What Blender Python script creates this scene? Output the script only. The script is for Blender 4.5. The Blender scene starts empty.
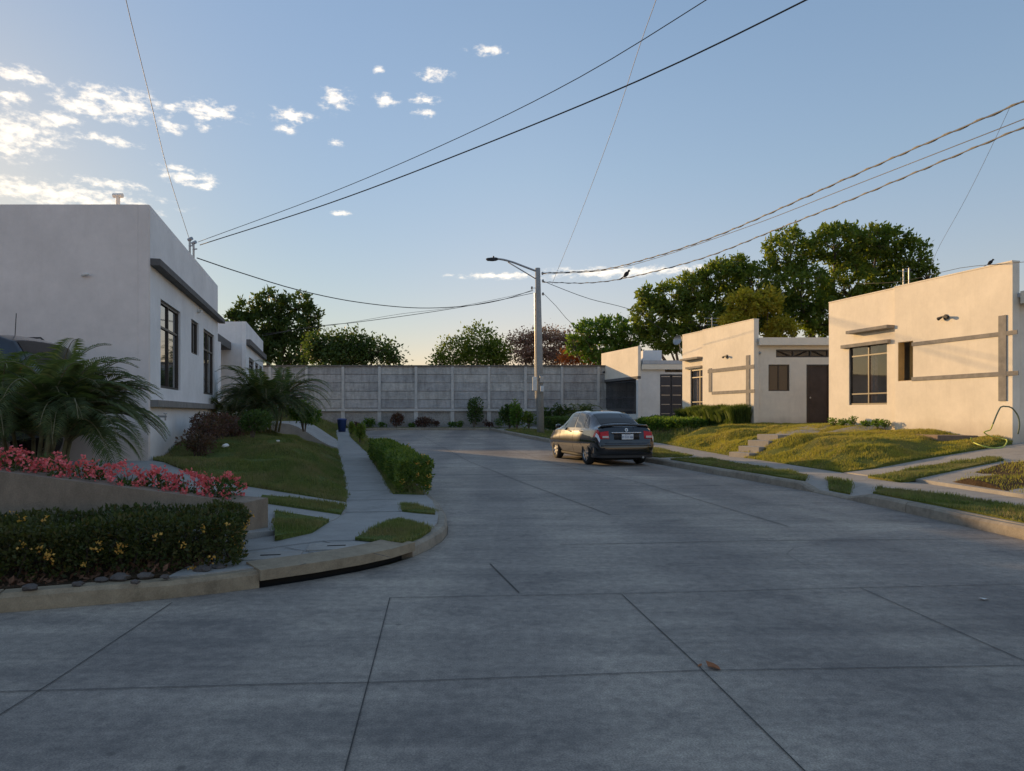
import bpy, bmesh, math, random
import numpy as np
from mathutils import Vector, Matrix
from mathutils.geometry import delaunay_2d_cdt
R = math.radians
random.seed(7); rng = np.random.default_rng(7)
S = bpy.context.scene
COL = S.collection
# ------------------------------------------------------------------ camera
FPX, EYE, HZ = 730.0, 1.4, 413.0
PITCH = 0.0
cam = bpy.data.cameras.new('camera'); co = bpy.data.objects.new('camera', cam); COL.objects.link(co)
co.location = (0, 0, EYE); co.rotation_euler = (math.pi/2+PITCH, 0, 0)
cam.shift_y = (HZ-385.5)/1024   # upright verticals, horizon a little below the middle
cam.sensor_width = 36; cam.lens = FPX/1024*36; cam.clip_start = .05; cam.clip_end = 3000
S.camera = co
S.view_settings.view_transform = 'Standard'; S.view_settings.look = 'None'
S.view_settings.exposure = 1.2; S.view_settings.gamma = 1
# ------------------------------------------------------------------ sky and sun
SUN_AZ, SUN_EL = 43.0, 10.5          # degrees to the left of the view, above the horizon
sd = Vector((-math.sin(R(SUN_AZ))*math.cos(R(SUN_EL)), math.cos(R(SUN_AZ))*math.cos(R(SUN_EL)), math.sin(R(SUN_EL))))
sl = bpy.data.lights.new('sun', 'SUN'); sl.energy = 2.25; sl.angle = R(.6); sl.color = (1, .64, .285)
so = bpy.data.objects.new('sun', sl); COL.objects.link(so); so.rotation_euler = sd.to_track_quat('Z', 'Y').to_euler()

def pix_dir(u, v):
    return Vector(((u-512)/FPX, 1.0, (HZ-v)/FPX))

W = bpy.data.worlds.new("World"); S.world = W; W.use_nodes = True
nt = W.node_tree; nt.nodes.clear()
def N(t, typ, **kw):
    n = t.nodes.new(typ)
    for k, v in kw.items():
        if k.startswith('i_'): n.inputs[int(k[2:])].default_value = v
        else: setattr(n, k, v)
    return n
def M_(t, op, a, b=None, c=None):
    n = t.nodes.new('ShaderNodeMath'); n.operation = op
    for i, x in enumerate((a, b, c)):
        if x is None: continue
        if isinstance(x, (int, float)): n.inputs[i].default_value = x
        else: t.links.new(x, n.inputs[i])
    return n.outputs[0]
sky = N(nt, 'ShaderNodeTexSky', sky_type='NISHITA', sun_disc=False, sun_elevation=R(SUN_EL), sun_rotation=R(-SUN_AZ))
sky.air_density = 1.0; sky.dust_density = .35; sky.ozone_density = 1.6; sky.altitude = 50
tc = N(nt, 'ShaderNodeTexCoord')
sep = N(nt, 'ShaderNodeSeparateXYZ'); nt.links.new(tc.outputs['Generated'], sep.inputs[0])
az = M_(nt, 'ARCTAN2', sep.outputs[0], sep.outputs[1]); el = M_(nt, 'ARCSINE', sep.outputs[2])
cv = N(nt, 'ShaderNodeCombineXYZ'); nt.links.new(az, cv.inputs[0]); nt.links.new(el, cv.inputs[1])
def vm(op, a, b=None):
    n = nt.nodes.new('ShaderNodeVectorMath'); n.operation = op
    for i, x in enumerate((a, b)):
        if x is None: continue
        if isinstance(x, tuple): n.inputs[i].default_value = x
        else: nt.links.new(x, n.inputs[i])
    return n.outputs['Value'] if op == 'LENGTH' else n.outputs[0]
# small clouds: (centre as seen, width, height) -> direction on the sky
PUFFS = [(18,74,30,8),(8,97,20,7),(80,104,26,11),(122,105,42,16),(100,96,30,10),(208,111,34,10),(172,128,14,7),(205,128,8,5),(58,118,20,9),(20,133,36,18),
         (40,124,24,9),(290,116,24,8),(286,129,12,5),(336,100,18,12),(386,100,14,7),(433,74,20,7),(425,99,16,5),(423,113,12,5),(487,50,22,5),
         (190,178,26,9),(204,185,12,6),(108,140,30,5),(95,112,22,7),(172,168,16,5),(378,70,7,4),(335,143,9,4),(40,192,70,10),(70,196,80,12),
         (620,272,95,7),(500,276,60,4),(700,268,50,4),(340,213,12,3),(170,108,8,5),(8,140,28,18),(110,184,40,5)]
acc = None
for (u, v, w, h) in PUFFS:
    d = pix_dir(u, v); a0 = math.atan2(d.x, d.y); e0 = math.asin(d.z/d.length)
    o = vm('SUBTRACT', cv.outputs[0], (a0, e0, 0)); o = vm('MULTIPLY', o, (FPX/w*1.15, FPX/h*1.15, 0)); L = vm('LENGTH', o)
    g = M_(nt, 'SUBTRACT', 1.0, L)
    acc = g if acc is None else M_(nt, 'MAXIMUM', acc, g)
no = N(nt, 'ShaderNodeTexNoise'); no.inputs['Scale'].default_value = 60; no.inputs['Detail'].default_value = 7; no.inputs['Roughness'].default_value = .62
st = vm('MULTIPLY', cv.outputs[0], (1.0, 1.9, 1)); nt.links.new(st, no.inputs['Vector'])
nz = M_(nt, 'MULTIPLY_ADD', no.outputs['Fac'], 3.6, -1.95)
dens = M_(nt, 'ADD', M_(nt, 'MULTIPLY', acc, .85), nz)
mr = N(nt, 'ShaderNodeMapRange', interpolation_type='SMOOTHSTEP'); nt.links.new(dens, mr.inputs[0])
mr.inputs[1].default_value = -.30; mr.inputs[2].default_value = 1.15; mr.inputs[3].default_value = 0; mr.inputs[4].default_value = .85
gate = N(nt, 'ShaderNodeMapRange'); nt.links.new(acc, gate.inputs[0]); gate.inputs[1].default_value = -.5; gate.inputs[2].default_value = .1
cf = M_(nt, 'MULTIPLY', mr.outputs[0], gate.outputs[0])
# thin high haze streaks, warmer towards the horizon
n2 = N(nt, 'ShaderNodeTexNoise'); n2.inputs['Scale'].default_value = 3.2; n2.inputs['Detail'].default_value = 4
st2 = vm('MULTIPLY', cv.outputs[0], (1.0, 6, 1)); nt.links.new(st2, n2.inputs['Vector'])
lum = N(nt, 'ShaderNodeMixRGB', blend_type='MULTIPLY'); lum.inputs[0].default_value = 1
bw_ = N(nt, 'ShaderNodeRGBToBW'); nt.links.new(sky.outputs[0], bw_.inputs[0])
gain = M_(nt, 'POWER', M_(nt, 'MAXIMUM', bw_.outputs[0], .01), -.55)
gvec = N(nt, 'ShaderNodeCombineXYZ')
for i_ in range(3): nt.links.new(gain, gvec.inputs[i_])
gsk = vm('MULTIPLY', sky.outputs[0], (1,1,1)); nt.links.new(gvec.outputs[0], gsk.node.inputs[1]); nt.links.new(gsk, lum.inputs[1])
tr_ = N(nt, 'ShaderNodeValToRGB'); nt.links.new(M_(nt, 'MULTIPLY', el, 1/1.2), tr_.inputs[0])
for i_, (p_, c_) in enumerate(((0.0, (1.62,1.10,1.06)), (.10, (1.40,1.07,1.03)), (.26, (1.20,1.04,.98)), (.46, (1.02,.94,.91)), (.8, (1.34,1.06,.88)))):  # top stop, overhead and out of view, warmed and brightened for ambient light
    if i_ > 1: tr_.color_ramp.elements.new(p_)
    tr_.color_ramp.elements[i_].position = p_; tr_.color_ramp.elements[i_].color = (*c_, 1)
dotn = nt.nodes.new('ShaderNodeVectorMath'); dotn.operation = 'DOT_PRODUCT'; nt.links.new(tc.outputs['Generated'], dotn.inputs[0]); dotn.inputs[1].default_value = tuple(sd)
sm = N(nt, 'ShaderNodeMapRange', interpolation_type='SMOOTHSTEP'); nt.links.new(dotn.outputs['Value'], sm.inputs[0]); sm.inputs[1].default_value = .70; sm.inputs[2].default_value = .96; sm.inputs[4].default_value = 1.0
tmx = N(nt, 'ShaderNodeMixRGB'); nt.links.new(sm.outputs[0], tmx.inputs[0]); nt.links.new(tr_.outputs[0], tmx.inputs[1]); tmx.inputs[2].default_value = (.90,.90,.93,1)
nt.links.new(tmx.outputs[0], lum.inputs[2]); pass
cloudc = N(nt, 'ShaderNodeMixRGB', blend_type='MIX'); nt.links.new(cf, cloudc.inputs[0]); nt.links.new(lum.outputs[0], cloudc.inputs[1])
cloudc.inputs[2].default_value = (5.6, 4.9, 4.0, 1)
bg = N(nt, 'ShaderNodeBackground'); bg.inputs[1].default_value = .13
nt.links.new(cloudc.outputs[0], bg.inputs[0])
wo = N(nt, 'ShaderNodeOutputWorld'); nt.links.new(bg.outputs[0], wo.inputs[0])
# ------------------------------------------------------------------ helpers: projection
def zr(Y): return max(0.0, min(.5, .025*(Y-21)))
def P(u, v, Y):
    d = pix_dir(u, v); k = Y/d.y; return Vector((d.x*k, Y, EYE+d.z*k))
def G(u, v, z=0.0):
    d = pix_dir(u, v); k = (z-EYE)/d.z; return Vector((d.x*k, d.y*k, z))
def ZY(v, Y): return P(512, v, Y).z
def XU(u, Y): return (u-512)/FPX*Y*1.0
# ------------------------------------------------------------------ helpers: objects
def tag(o, label=None, cat=None, group=None, kind=None):
    if label: o['label'] = label
    if cat: o['category'] = cat
    if group: o['group'] = group
    if kind: o['kind'] = kind
    return o
def empty(name, loc=(0,0,0), rz=0):
    o = bpy.data.objects.new(name, None); COL.objects.link(o); o.location = loc; o.rotation_euler = (0,0,rz)
    o.empty_display_size = .2
    return o
def children(o): return [c for c in bpy.data.objects if c.parent == o]
def copy_tree(o, parent=None):
    c = o.copy(); COL.objects.link(c); c.parent = parent
    for ch in children(o): copy_tree(ch, c)
    return c
class MB:
    def __init__(s): s.v = []; s.f = []; s.smooth = False
    def quad(s, a, b, c, d):
        i = len(s.v); s.v += [tuple(a), tuple(b), tuple(c), tuple(d)]; s.f.append((i, i+1, i+2, i+3))
    def hexa(s, p):   # 8 points: bottom 4, top 4
        i = len(s.v); s.v += [tuple(q) for q in p]
        for f in ((0,3,2,1),(4,5,6,7),(0,1,5,4),(1,2,6,5),(2,3,7,6),(3,0,4,7)): s.f.append(tuple(i+k for k in f))
    def box(s, x0, x1, y0, y1, z0, z1):
        s.hexa([(x0,y0,z0),(x1,y0,z0),(x1,y1,z0),(x0,y1,z0),(x0,y0,z1),(x1,y0,z1),(x1,y1,z1),(x0,y1,z1)])
    def prism(s, poly, z0, z1):
        n = len(poly); i = len(s.v)
        a = [z0]*n if not isinstance(z0, list) else z0; b = [z1]*n if not isinstance(z1, list) else z1
        s.v += [(p[0],p[1],a[k]) for k, p in enumerate(poly)]+[(p[0],p[1],b[k]) for k, p in enumerate(poly)]
        s.f.append(tuple(i+k for k in reversed(range(n)))); s.f.append(tuple(i+n+k for k in range(n)))
        for k in range(n): s.f.append((i+k, i+(k+1)%n, i+n+(k+1)%n, i+n+k))
    def tube(s, pts, rad, n=8, cap=True):
        pts = [Vector(p) for p in pts]; i0 = len(s.v)
        if isinstance(rad, (int, float)): rad = [rad]*len(pts)
        up = Vector((0,0,1))
        for k, p in enumerate(pts):
            t = (pts[min(k+1, len(pts)-1)]-pts[max(k-1, 0)]).normalized()
            a = t.cross(up if abs(t.z) < .95 else Vector((1,0,0))).normalized(); b = t.cross(a)
            for j in range(n):
                th = 2*math.pi*j/n; q = p+(a*math.cos(th)+b*math.sin(th))*rad[k]; s.v.append(tuple(q))
        for k in range(len(pts)-1):
            for j in range(n):
                s.f.append((i0+k*n+j, i0+k*n+(j+1)%n, i0+(k+1)*n+(j+1)%n, i0+(k+1)*n+j))
        if cap:
            s.f.append(tuple(i0+j for j in range(n))); s.f.append(tuple(i0+(len(pts)-1)*n+j for j in reversed(range(n))))
    def lathe(s, prof, c, axis, n=24):  # prof: (r, h) along axis
        ax = Vector(axis).normalized(); a = ax.cross(Vector((0,0,1)) if abs(ax.z) < .9 else Vector((1,0,0))).normalized(); b = ax.cross(a); c = Vector(c)
        i0 = len(s.v)
        for (r, h) in prof:
            for j in range(n):
                th = 2*math.pi*j/n; s.v.append(tuple(c+ax*h+(a*math.cos(th)+b*math.sin(th))*r))
        for k in range(len(prof)-1):
            for j in range(n): s.f.append((i0+k*n+j, i0+k*n+(j+1)%n, i0+(k+1)*n+(j+1)%n, i0+(k+1)*n+j))
    def build(s, name, mat, parent=None, smooth=False, bevel=0):
        me = bpy.data.meshes.new(name); me.from_pydata(s.v, [], s.f); me.validate(); 
        bm = bmesh.new(); bm.from_mesh(me); bmesh.ops.recalc_face_normals(bm, faces=bm.faces); bm.to_mesh(me); bm.free()
        if smooth: me.polygons.foreach_set('use_smooth', [True]*len(me.polygons))
        me.materials.append(mat)
        o = bpy.data.objects.new(name, me); COL.objects.link(o)
        if parent is not None: o.parent = parent
        if bevel:
            m = o.modifiers.new('bevel', 'BEVEL'); m.width = bevel; m.segments = 2; m.limit_method = 'ANGLE'
        return o
def mesh_np(name, verts, faces, mat, parent=None, smooth=False, world=True):
    """verts (N,3), faces (M,k)"""
    me = bpy.data.meshes.new(name); k = faces.shape[1]; m = faces.shape[0]
    me.vertices.add(len(verts)); me.vertices.foreach_set('co', np.asarray(verts, dtype=np.float32).ravel())
    me.loops.add(m*k); me.loops.foreach_set('vertex_index', faces.astype(np.int32).ravel())
    me.polygons.add(m); me.polygons.foreach_set('loop_start', np.arange(0, m*k, k, dtype=np.int32)); me.polygons.foreach_set('loop_total', np.full(m, k, dtype=np.int32))
    if smooth: me.polygons.foreach_set('use_smooth', np.ones(m, dtype=bool))
    me.update(calc_edges=True); me.materials.append(mat)
    o = bpy.data.objects.new(name, me); COL.objects.link(o)
    if parent is not None: o.parent = parent
    return o
# ------------------------------------------------------------------ materials
def mat_base(name):
    m = bpy.data.materials.new(name); m.use_nodes = True; t = m.node_tree; b = t.nodes['Principled BSDF']; return m, t, b
def noise(t, scale, detail=4, rough=.55, vec=None):
    n = t.nodes.new('ShaderNodeTexNoise'); n.inputs['Scale'].default_value = scale; n.inputs['Detail'].default_value = detail; n.inputs['Roughness'].default_value = rough
    if vec is not None: t.links.new(vec, n.inputs['Vector'])
    return n.outputs['Fac']
def ramp(t, fac, stops):
    n = t.nodes.new('ShaderNodeValToRGB'); t.links.new(fac, n.inputs[0]); e = n.color_ramp.elements
    while len(e) < len(stops): e.new(.5)
    for i, (p, c) in enumerate(stops): e[i].position = p; e[i].color = (*c, 1)
    return n.outputs[0]
def mixc(t, f, a, b, mode='MIX'):
    n = t.nodes.new('ShaderNodeMixRGB'); n.blend_type = mode
    for i, x in enumerate((f, a, b)):
        if isinstance(x, (int, float)): n.inputs[i].default_value = x
        elif isinstance(x, tuple): n.inputs[i].default_value = (*x, 1)
        else: t.links.new(x, n.inputs[i])
    return n.outputs[0]
def objcoord(t, scale=(1,1,1)):
    tc = t.nodes.new('ShaderNodeNewGeometry'); mp = t.nodes.new('ShaderNodeMapping'); mp.inputs['Scale'].default_value = scale
    t.links.new(tc.outputs['Position'], mp.inputs[0]); return mp.outputs[0]
def bump(t, b, h, s=.3, d=.01):
    n = t.nodes.new('ShaderNodeBump'); n.inputs['Strength'].default_value = s; n.inputs['Distance'].default_value = d
    t.links.new(h, n.inputs['Height']); t.links.new(n.outputs[0], b.inputs['Normal'])
def simple(name, col, rough=.5, metal=0, var=.12, vs=6, coat=0, spec=.5):
    m, t, b = mat_base(name); v = objcoord(t)
    f = noise(t, vs, 4, .6, v)
    lo = tuple(c*(1-var) for c in col); hi = tuple(min(1, c*(1+var)) for c in col)
    t.links.new(ramp(t, f, [(.3, lo), (.7, hi)]), b.inputs['Base Color'])
    b.inputs['Roughness'].default_value = rough; b.inputs['Metallic'].default_value = metal; b.inputs['Coat Weight'].default_value = coat; b.inputs['Specular IOR Level'].default_value = spec
    return m
def plaster(name, col, dirt=.25):
    m, t, b = mat_base(name); v = objcoord(t)
    f = noise(t, .9, 5, .6, v); streak = noise(t, 1.4, 6, .8, objcoord(t, (2.2, 2.2, .28))); fine = noise(t, 70, 3, .6, v)
    c = ramp(t, f, [(.28, tuple(x*.88 for x in col)), (.72, tuple(min(1, x*1.05) for x in col))])
    tro = noise(t, 6, 5, .7, v); c = mixc(t, 1.0, c, ramp(t, tro, [(.3, (.95,.95,.95)), (.7, (1.03,1.03,1.03))]), 'MULTIPLY')
    s = ramp(t, streak, [(.52, (1,1,1)), (.95, (1-dirt*.7, 1-dirt*.75, 1-dirt*.85))])
    c = mixc(t, 1.0, c, s, 'MULTIPLY')
    # splash dirt low on the wall
    g = t.nodes.new('ShaderNodeNewGeometry'); sp = t.nodes.new('ShaderNodeSeparateXYZ'); t.links.new(g.outputs['Position'], sp.inputs[0])
    mrn = t.nodes.new('ShaderNodeMapRange'); t.links.new(M_(t, 'ADD', sp.outputs[2], M_(t, 'MULTIPLY', f, .5)), mrn.inputs[0])
    mrn.inputs[1].default_value = 1.15; mrn.inputs[2].default_value = 1.5; mrn.inputs[3].default_value = .35; mrn.inputs[4].default_value = 0
    c = mixc(t, mrn.outputs[0], c, (.32, .25, .18))
    t.links.new(c, b.inputs['Base Color']); b.inputs['Roughness'].default_value = .9
    bump(t, b, fine, .25, .004); return m
def concrete(name, lo, hi, scale=1.0, streak=(1,1,1), rough=.85, spots=True, bs=.25):
    m, t, b = mat_base(name); v = objcoord(t, streak)
    a = noise(t, .55*scale, 6, .62, v); bb = noise(t, 4*scale, 6, .65, v); fine = noise(t, 90, 3, .7, objcoord(t))
    mid = mixc(t, .5, ramp(t, a, [(.3, lo), (.7, hi)]), ramp(t, bb, [(.3, lo), (.72, hi)]))
    fc = ramp(t, fine, [(.3, (.82,.82,.82)), (.7, (1.12,1.12,1.12))])
    c = mixc(t, 1.0, mid, fc, 'MULTIPLY')
    if spots:
        sp = noise(t, 1.7*scale, 8, .75, objcoord(t)); c = mixc(t, ramp(t, sp, [(.56, (0,0,0)), (.72, (.55,.55,.55))]), c, tuple(x*.5 for x in lo))
    t.links.new(c, b.inputs['Base Color']); b.inputs['Roughness'].default_value = rough
    bump(t, b, fine, bs, .004); return m
def leafmat(name, c1, c2, c3=None, trans=.35, rough=.55):
    m, t, b = mat_base(name); g = t.nodes.new('ShaderNodeNewGeometry')
    v = objcoord(t); f = noise(t, .7, 3, .5, v)
    r = ramp(t, g.outputs['Random Per Island'], [(0, c1), (.75, c2), (1, c3 or c2)])
    c = mixc(t, ramp(t, f, [(.35, (0,0,0)), (.65, (.6,.6,.6))]), r, tuple((x+y)*.62 for x, y in zip(c2, c3 or c2)))
    t.links.new(c, b.inputs['Base Color']); b.inputs['Roughness'].default_value = rough; b.inputs['Specular IOR Level'].default_value = .3
    tr = t.nodes.new('ShaderNodeBsdfTranslucent'); t.links.new(mixc(t, 1.0, c, (1.5, 1.5, .7), 'MULTIPLY'), tr.inputs[0])
    mx = t.nodes.new('ShaderNodeMixShader'); mx.inputs[0].default_value = trans
    t.links.new(b.outputs[0], mx.inputs[1]); t.links.new(tr.outputs[0], mx.inputs[2])
    t.links.new(mx.outputs[0], t.nodes['Material Output'].inputs[0]); return m
def glassmat(name, col=(.02,.022,.025), rough=.04, ior=1.9):
    m, t, b = mat_base(name); b.inputs['Base Color'].default_value = (*col, 1); b.inputs['Roughness'].default_value = rough; b.inputs['IOR'].default_value = ior
    n = noise(t, 1.2, 2, .5, objcoord(t)); bump(t, b, n, .06, .02); return m
def grassmat(name, a, b_, c_, pat=1.2):
    m, t, b = mat_base(name); v = objcoord(t); f = noise(t, pat, 5, .6, v); h = noise(t, 30, 4, .7, v)
    col = ramp(t, f, [(.3, a), (.52, b_), (.75, c_)]); col = mixc(t, 1.0, col, ramp(t, h, [(.3, (.6,.6,.6)), (.7, (1.3,1.3,1.2))]), 'MULTIPLY')
    t.links.new(col, b.inputs['Base Color']); b.inputs['Roughness'].default_value = .95; b.inputs['Specular IOR Level'].default_value = .1
    bump(t, b, h, .9, .03); return m
M = dict(
 road=concrete('road concrete', (.20,.20,.20), (.33,.325,.32), .8, (.5,1.6,1), .72, True, .3),
 joint=simple('road joint', (.055,.053,.05), .9, var=.4, vs=4),
 walk=concrete('pavement concrete', (.24,.235,.225), (.38,.37,.35), 1.2, (1,1,1), .88),
 walkr=concrete('worn path concrete', (.25,.235,.215), (.40,.375,.34), 1.5),
 kerb=concrete('kerb concrete', (.17,.145,.115), (.40,.35,.28), 2.4),
 kerbl=concrete('mossy ochre kerb', (.17,.13,.085), (.40,.33,.23), 2.2),
 ret=concrete('retaining wall concrete', (.13,.10,.075), (.34,.275,.21), 1.6, (1,1,.5)),
 farwall=concrete('precast panel concrete', (.33,.33,.335), (.64,.63,.61), 1.4, (1,1,2.2)),
 farpost=concrete('precast post concrete', (.42,.42,.42), (.66,.65,.63), 1.4),
 farbase=concrete('foundation block', (.16,.155,.15), (.52,.50,.48), 3.2),
 white=plaster('white plaster', (.78,.77,.76), .12),
 whiteL=plaster('left house white plaster', (.88,.87,.88), .18),  # even white of the left houses
 greyL=plaster('light grey plaster', (.86,.77,.73), .18),
 cream=plaster('cream white plaster', (.86,.78,.66), .22),
 band=simple('grey painted band', (.24,.225,.21), .85, var=.2),
 bandL=simple('dark grey ledge', (.13,.125,.125), .85, var=.2),
 frame=simple('dark bronze window frame', (.045,.035,.03), .45),
 door=simple('dark brown door', (.055,.035,.028), .55, var=.3, vs=3),
 gate=simple('dark blue-grey steel', (.035,.04,.055), .5),
 steel=simple('galvanised steel', (.38,.39,.40), .4, .7),
 dark=simple('black interior', (.012,.012,.013), .9),
 curtain=simple('curtain cloth', (.33,.27,.23), .9, var=.3, vs=14),
 ochre=simple('ochre plaster reveal', (.55,.38,.16), .9),
 glass=glassmat('window glass', (.03,.03,.03), .03, 2.7), glassr=glassmat('dull window glass', (.05,.045,.045), .12, 1.5),
 pole=concrete('pole concrete', (.26,.26,.255), (.40,.40,.39), 3),
 cable=simple('black cable', (.03,.03,.032), .6), cablel=simple('grey twisted cable', (.15,.15,.15), .5),
 lawnL=grassmat('lawn green', (.09,.12,.035), (.11,.14,.04), (.20,.16,.07)),
 lawnR=grassmat('lawn sunny', (.09,.12,.025), (.14,.15,.035), (.22,.18,.06), .9),
 soil=grassmat('soil', (.05,.035,.025), (.08,.055,.035), (.12,.08,.05), 3),
 ground=grassmat('earth', (.09,.08,.05), (.12,.10,.06), (.10,.11,.05), .1),
 blade=leafmat('grass blades', (.075,.125,.028), (.11,.16,.035), (.22,.19,.075), .3),
 bladeR=leafmat('grass blades yellowed', (.13,.18,.03), (.21,.24,.04), (.34,.28,.10), .35),
 bladeD=leafmat('tall grass', (.05,.09,.02), (.09,.14,.03), (.13,.16,.04), .4),
 leafD=leafmat('dark leaves', (.03,.065,.02), (.055,.105,.028), (.11,.15,.04), .35),
 leafM=leafmat('green leaves', (.05,.12,.025), (.09,.18,.035), (.18,.24,.05), .45),
 leafY=leafmat('yellow green leaves', (.24,.24,.03), (.38,.34,.045), (.50,.38,.06), .5),
 leafH=leafmat('hedge leaves', (.045,.09,.02), (.095,.16,.03), (.22,.25,.05), .4),
 leafR=leafmat('maroon leaves', (.09,.045,.045), (.14,.065,.06), (.08,.085,.04), .3),
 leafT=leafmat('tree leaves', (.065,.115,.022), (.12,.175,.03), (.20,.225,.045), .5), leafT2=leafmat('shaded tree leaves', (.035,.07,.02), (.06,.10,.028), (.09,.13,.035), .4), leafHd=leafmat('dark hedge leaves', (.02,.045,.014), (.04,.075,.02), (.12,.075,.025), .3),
 leafB=leafmat('brown pink leaves', (.26,.15,.13), (.34,.20,.18), (.20,.14,.10), .3),
 flame=leafmat('orange red flowers', (.45,.09,.03), (.55,.16,.05), (.30,.20,.04), .3),
 palm=leafmat('palm leaflets', (.055,.085,.04), (.10,.14,.06), (.20,.20,.08), .4),
 pink=leafmat('coral pink petals', (.50,.065,.09), (.66,.12,.15), (.78,.26,.27), .2),
 yell=leafmat('yellow petals', (.50,.30,.06), (.60,.42,.10), (.60,.22,.05), .25),
 bark=simple('bark', (.14,.11,.085), .95, var=.4, vs=9), barkd=simple('dark bark', (.07,.055,.045), .95, var=.4, vs=9),
 cane=simple('palm cane', (.16,.15,.08), .8, var=.4, vs=12),
 paint=simple('dark grey car paint', (.016,.018,.023), .2, .5, .04, 3, 1.0), paintb=simple('navy car paint', (.012,.017,.03), .3, .3, .05, 3, 1.0),
 cglass=glassmat('car glass', (.008,.01,.012), .03, 1.6), rubber=simple('rubber', (.018,.018,.018), .85), plastic=simple('black plastic', (.02,.02,.022), .6),
 chrome=simple('chrome', (.65,.66,.68), .15, 1, .05), alloy=simple('alloy wheel', (.45,.46,.48), .3, .9, .1),
 red=simple('red lens', (.50,.008,.012), .25, 0, .1, 20, .2, .3), clear=simple('clear lens', (.6,.6,.62), .1, .2, .1, 20, 1),
 plate=simple('plate white', (.62,.66,.70), .5), ink=simple('plate ink', (.05,.09,.22), .6),
 pvc=simple('white pvc', (.72,.71,.68), .6), hose=simple('yellow green hose', (.55,.62,.12), .5), hoseg=simple('grey-green hose', (.13,.16,.10), .5),
 blue=simple('blue plastic', (.02,.045,.16), .5), brick=concrete('planter block', (.20,.14,.10), (.33,.24,.18), 3), rock=concrete('rock', (.05,.045,.045), (.14,.12,.11), 6),
 feather=simple('dark feathers', (.02,.018,.018), .8), dead=simple('dead leaf', (.30,.12,.05), .9), paper=simple('paper scrap', (.65,.65,.63), .8),
 roofm=simple('zinc roof', (.42,.45,.50), .5, .2), inner=simple('house interior wall', (.35,.30,.26), .9),
)
def roadmat():
    m, t, b = mat_base('road concrete'); v = objcoord(t)
    a = noise(t, .35, 7, .68, v); st_ = noise(t, 1.0, 6, .7, objcoord(t, (.35,2.6,1))); fine = noise(t, 110, 3, .75, v); med = noise(t, 14, 5, .7, v); bl = noise(t, 1.3, 8, .8, v)
    c = mixc(t, .5, ramp(t, a, [(.36, (.135,.135,.14)), (.64, (.36,.35,.335))]), ramp(t, st_, [(.36, (.15,.15,.155)), (.66, (.36,.35,.335))]))
    c = mixc(t, 1.0, c, ramp(t, med, [(.34, (.74,.74,.75)), (.66, (1.2,1.2,1.17))]), 'MULTIPLY'); c = mixc(t, 1.0, c, ramp(t, fine, [(.34, (.6,.6,.6)), (.66, (1.3,1.3,1.27))]), 'MULTIPLY')
    c = mixc(t, ramp(t, bl, [(.53, (0,0,0)), (.66, (.6,.6,.6))]), c, (.085,.085,.09)); b2 = noise(t, 2.1, 8, .8, objcoord(t, (1,1.6,1)))
    c = mixc(t, ramp(t, b2, [(.60, (0,0,0)), (.72, (.35,.35,.35))]), c, (.42,.41,.38))
    vo = t.nodes.new('ShaderNodeTexVoronoi'); vo.inputs['Scale'].default_value = .30; t.links.new(v, vo.inputs['Vector'])
    cs = t.nodes.new('ShaderNodeSeparateColor'); t.links.new(vo.outputs['Color'], cs.inputs[0]); c = mixc(t, 1.0, c, ramp(t, cs.outputs[0], [(0, (.90,.90,.91)), (1, (1.10,1.09,1.06))]), 'MULTIPLY')
    dr = t.nodes.new('ShaderNodeTexVoronoi'); dr.inputs['Scale'].default_value = 2.6; t.links.new(v, dr.inputs['Vector'])
    dsp = M_(t, 'ADD', dr.outputs['Distance'], M_(t, 'MULTIPLY', med, .10)); gate_ = ramp(t, noise(t, .8, 3, .6, v), [(.5, (0,0,0)), (.6, (1,1,1))])
    dd_ = mixc(t, 1.0, ramp(t, dsp, [(.085, (.55,.55,.55)), (.12, (0,0,0))]), gate_, 'MULTIPLY'); c = mixc(t, dd_, c, (.06,.06,.06))
    tw = t.nodes.new('ShaderNodeTexWave'); tw.bands_direction = 'X'; tw.inputs['Scale'].default_value = .17; tw.inputs['Distortion'].default_value = 2.2; tw.inputs['Detail'].default_value = 3; tw.inputs['Detail Scale'].default_value = .5
    mp2 = t.nodes.new('ShaderNodeMapping'); mp2.inputs['Rotation'].default_value = (0,0,R(-12)); mp2.inputs['Scale'].default_value = (1,.12,1); t.links.new(objcoord(t), mp2.inputs[0]); t.links.new(mp2.outputs[0], tw.inputs['Vector'])
    c = mixc(t, 1.0, c, ramp(t, tw.outputs['Fac'], [(.25, (.86,.86,.87)), (.7, (1.06,1.055,1.04))]), 'MULTIPLY'); c = mixc(t, 1.0, c, (1.16,1.06,.98), 'MULTIPLY')
    t.links.new(c, b.inputs['Base Color']); b.inputs['Roughness'].default_value = .75; bump(t, b, fine, .35, .004); return m
M['road'] = roadmat()
_t = M['farwall'].node_tree; _b = _t.nodes['Principled BSDF']; _s = _b.inputs['Base Color'].links[0].from_socket
_o = _t.nodes.new('ShaderNodeObjectInfo'); _c = mixc(_t, 1.0, _s, ramp(_t, _o.outputs['Random'], [(0, (.78,.79,.82)), (.5, (.98,.98,1.0)), (1, (1.14,1.13,1.10))]), 'MULTIPLY')
_c = mixc(_t, 1.0, _c, ramp(_t, noise(_t, 1.6, 6, .75, objcoord(_t, (2.5,1,.5))), [(.42, (1,1,1)), (.68, (.62,.61,.60))]), 'MULTIPLY'); _t.links.new(_c, _b.inputs['Base Color'])
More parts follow.
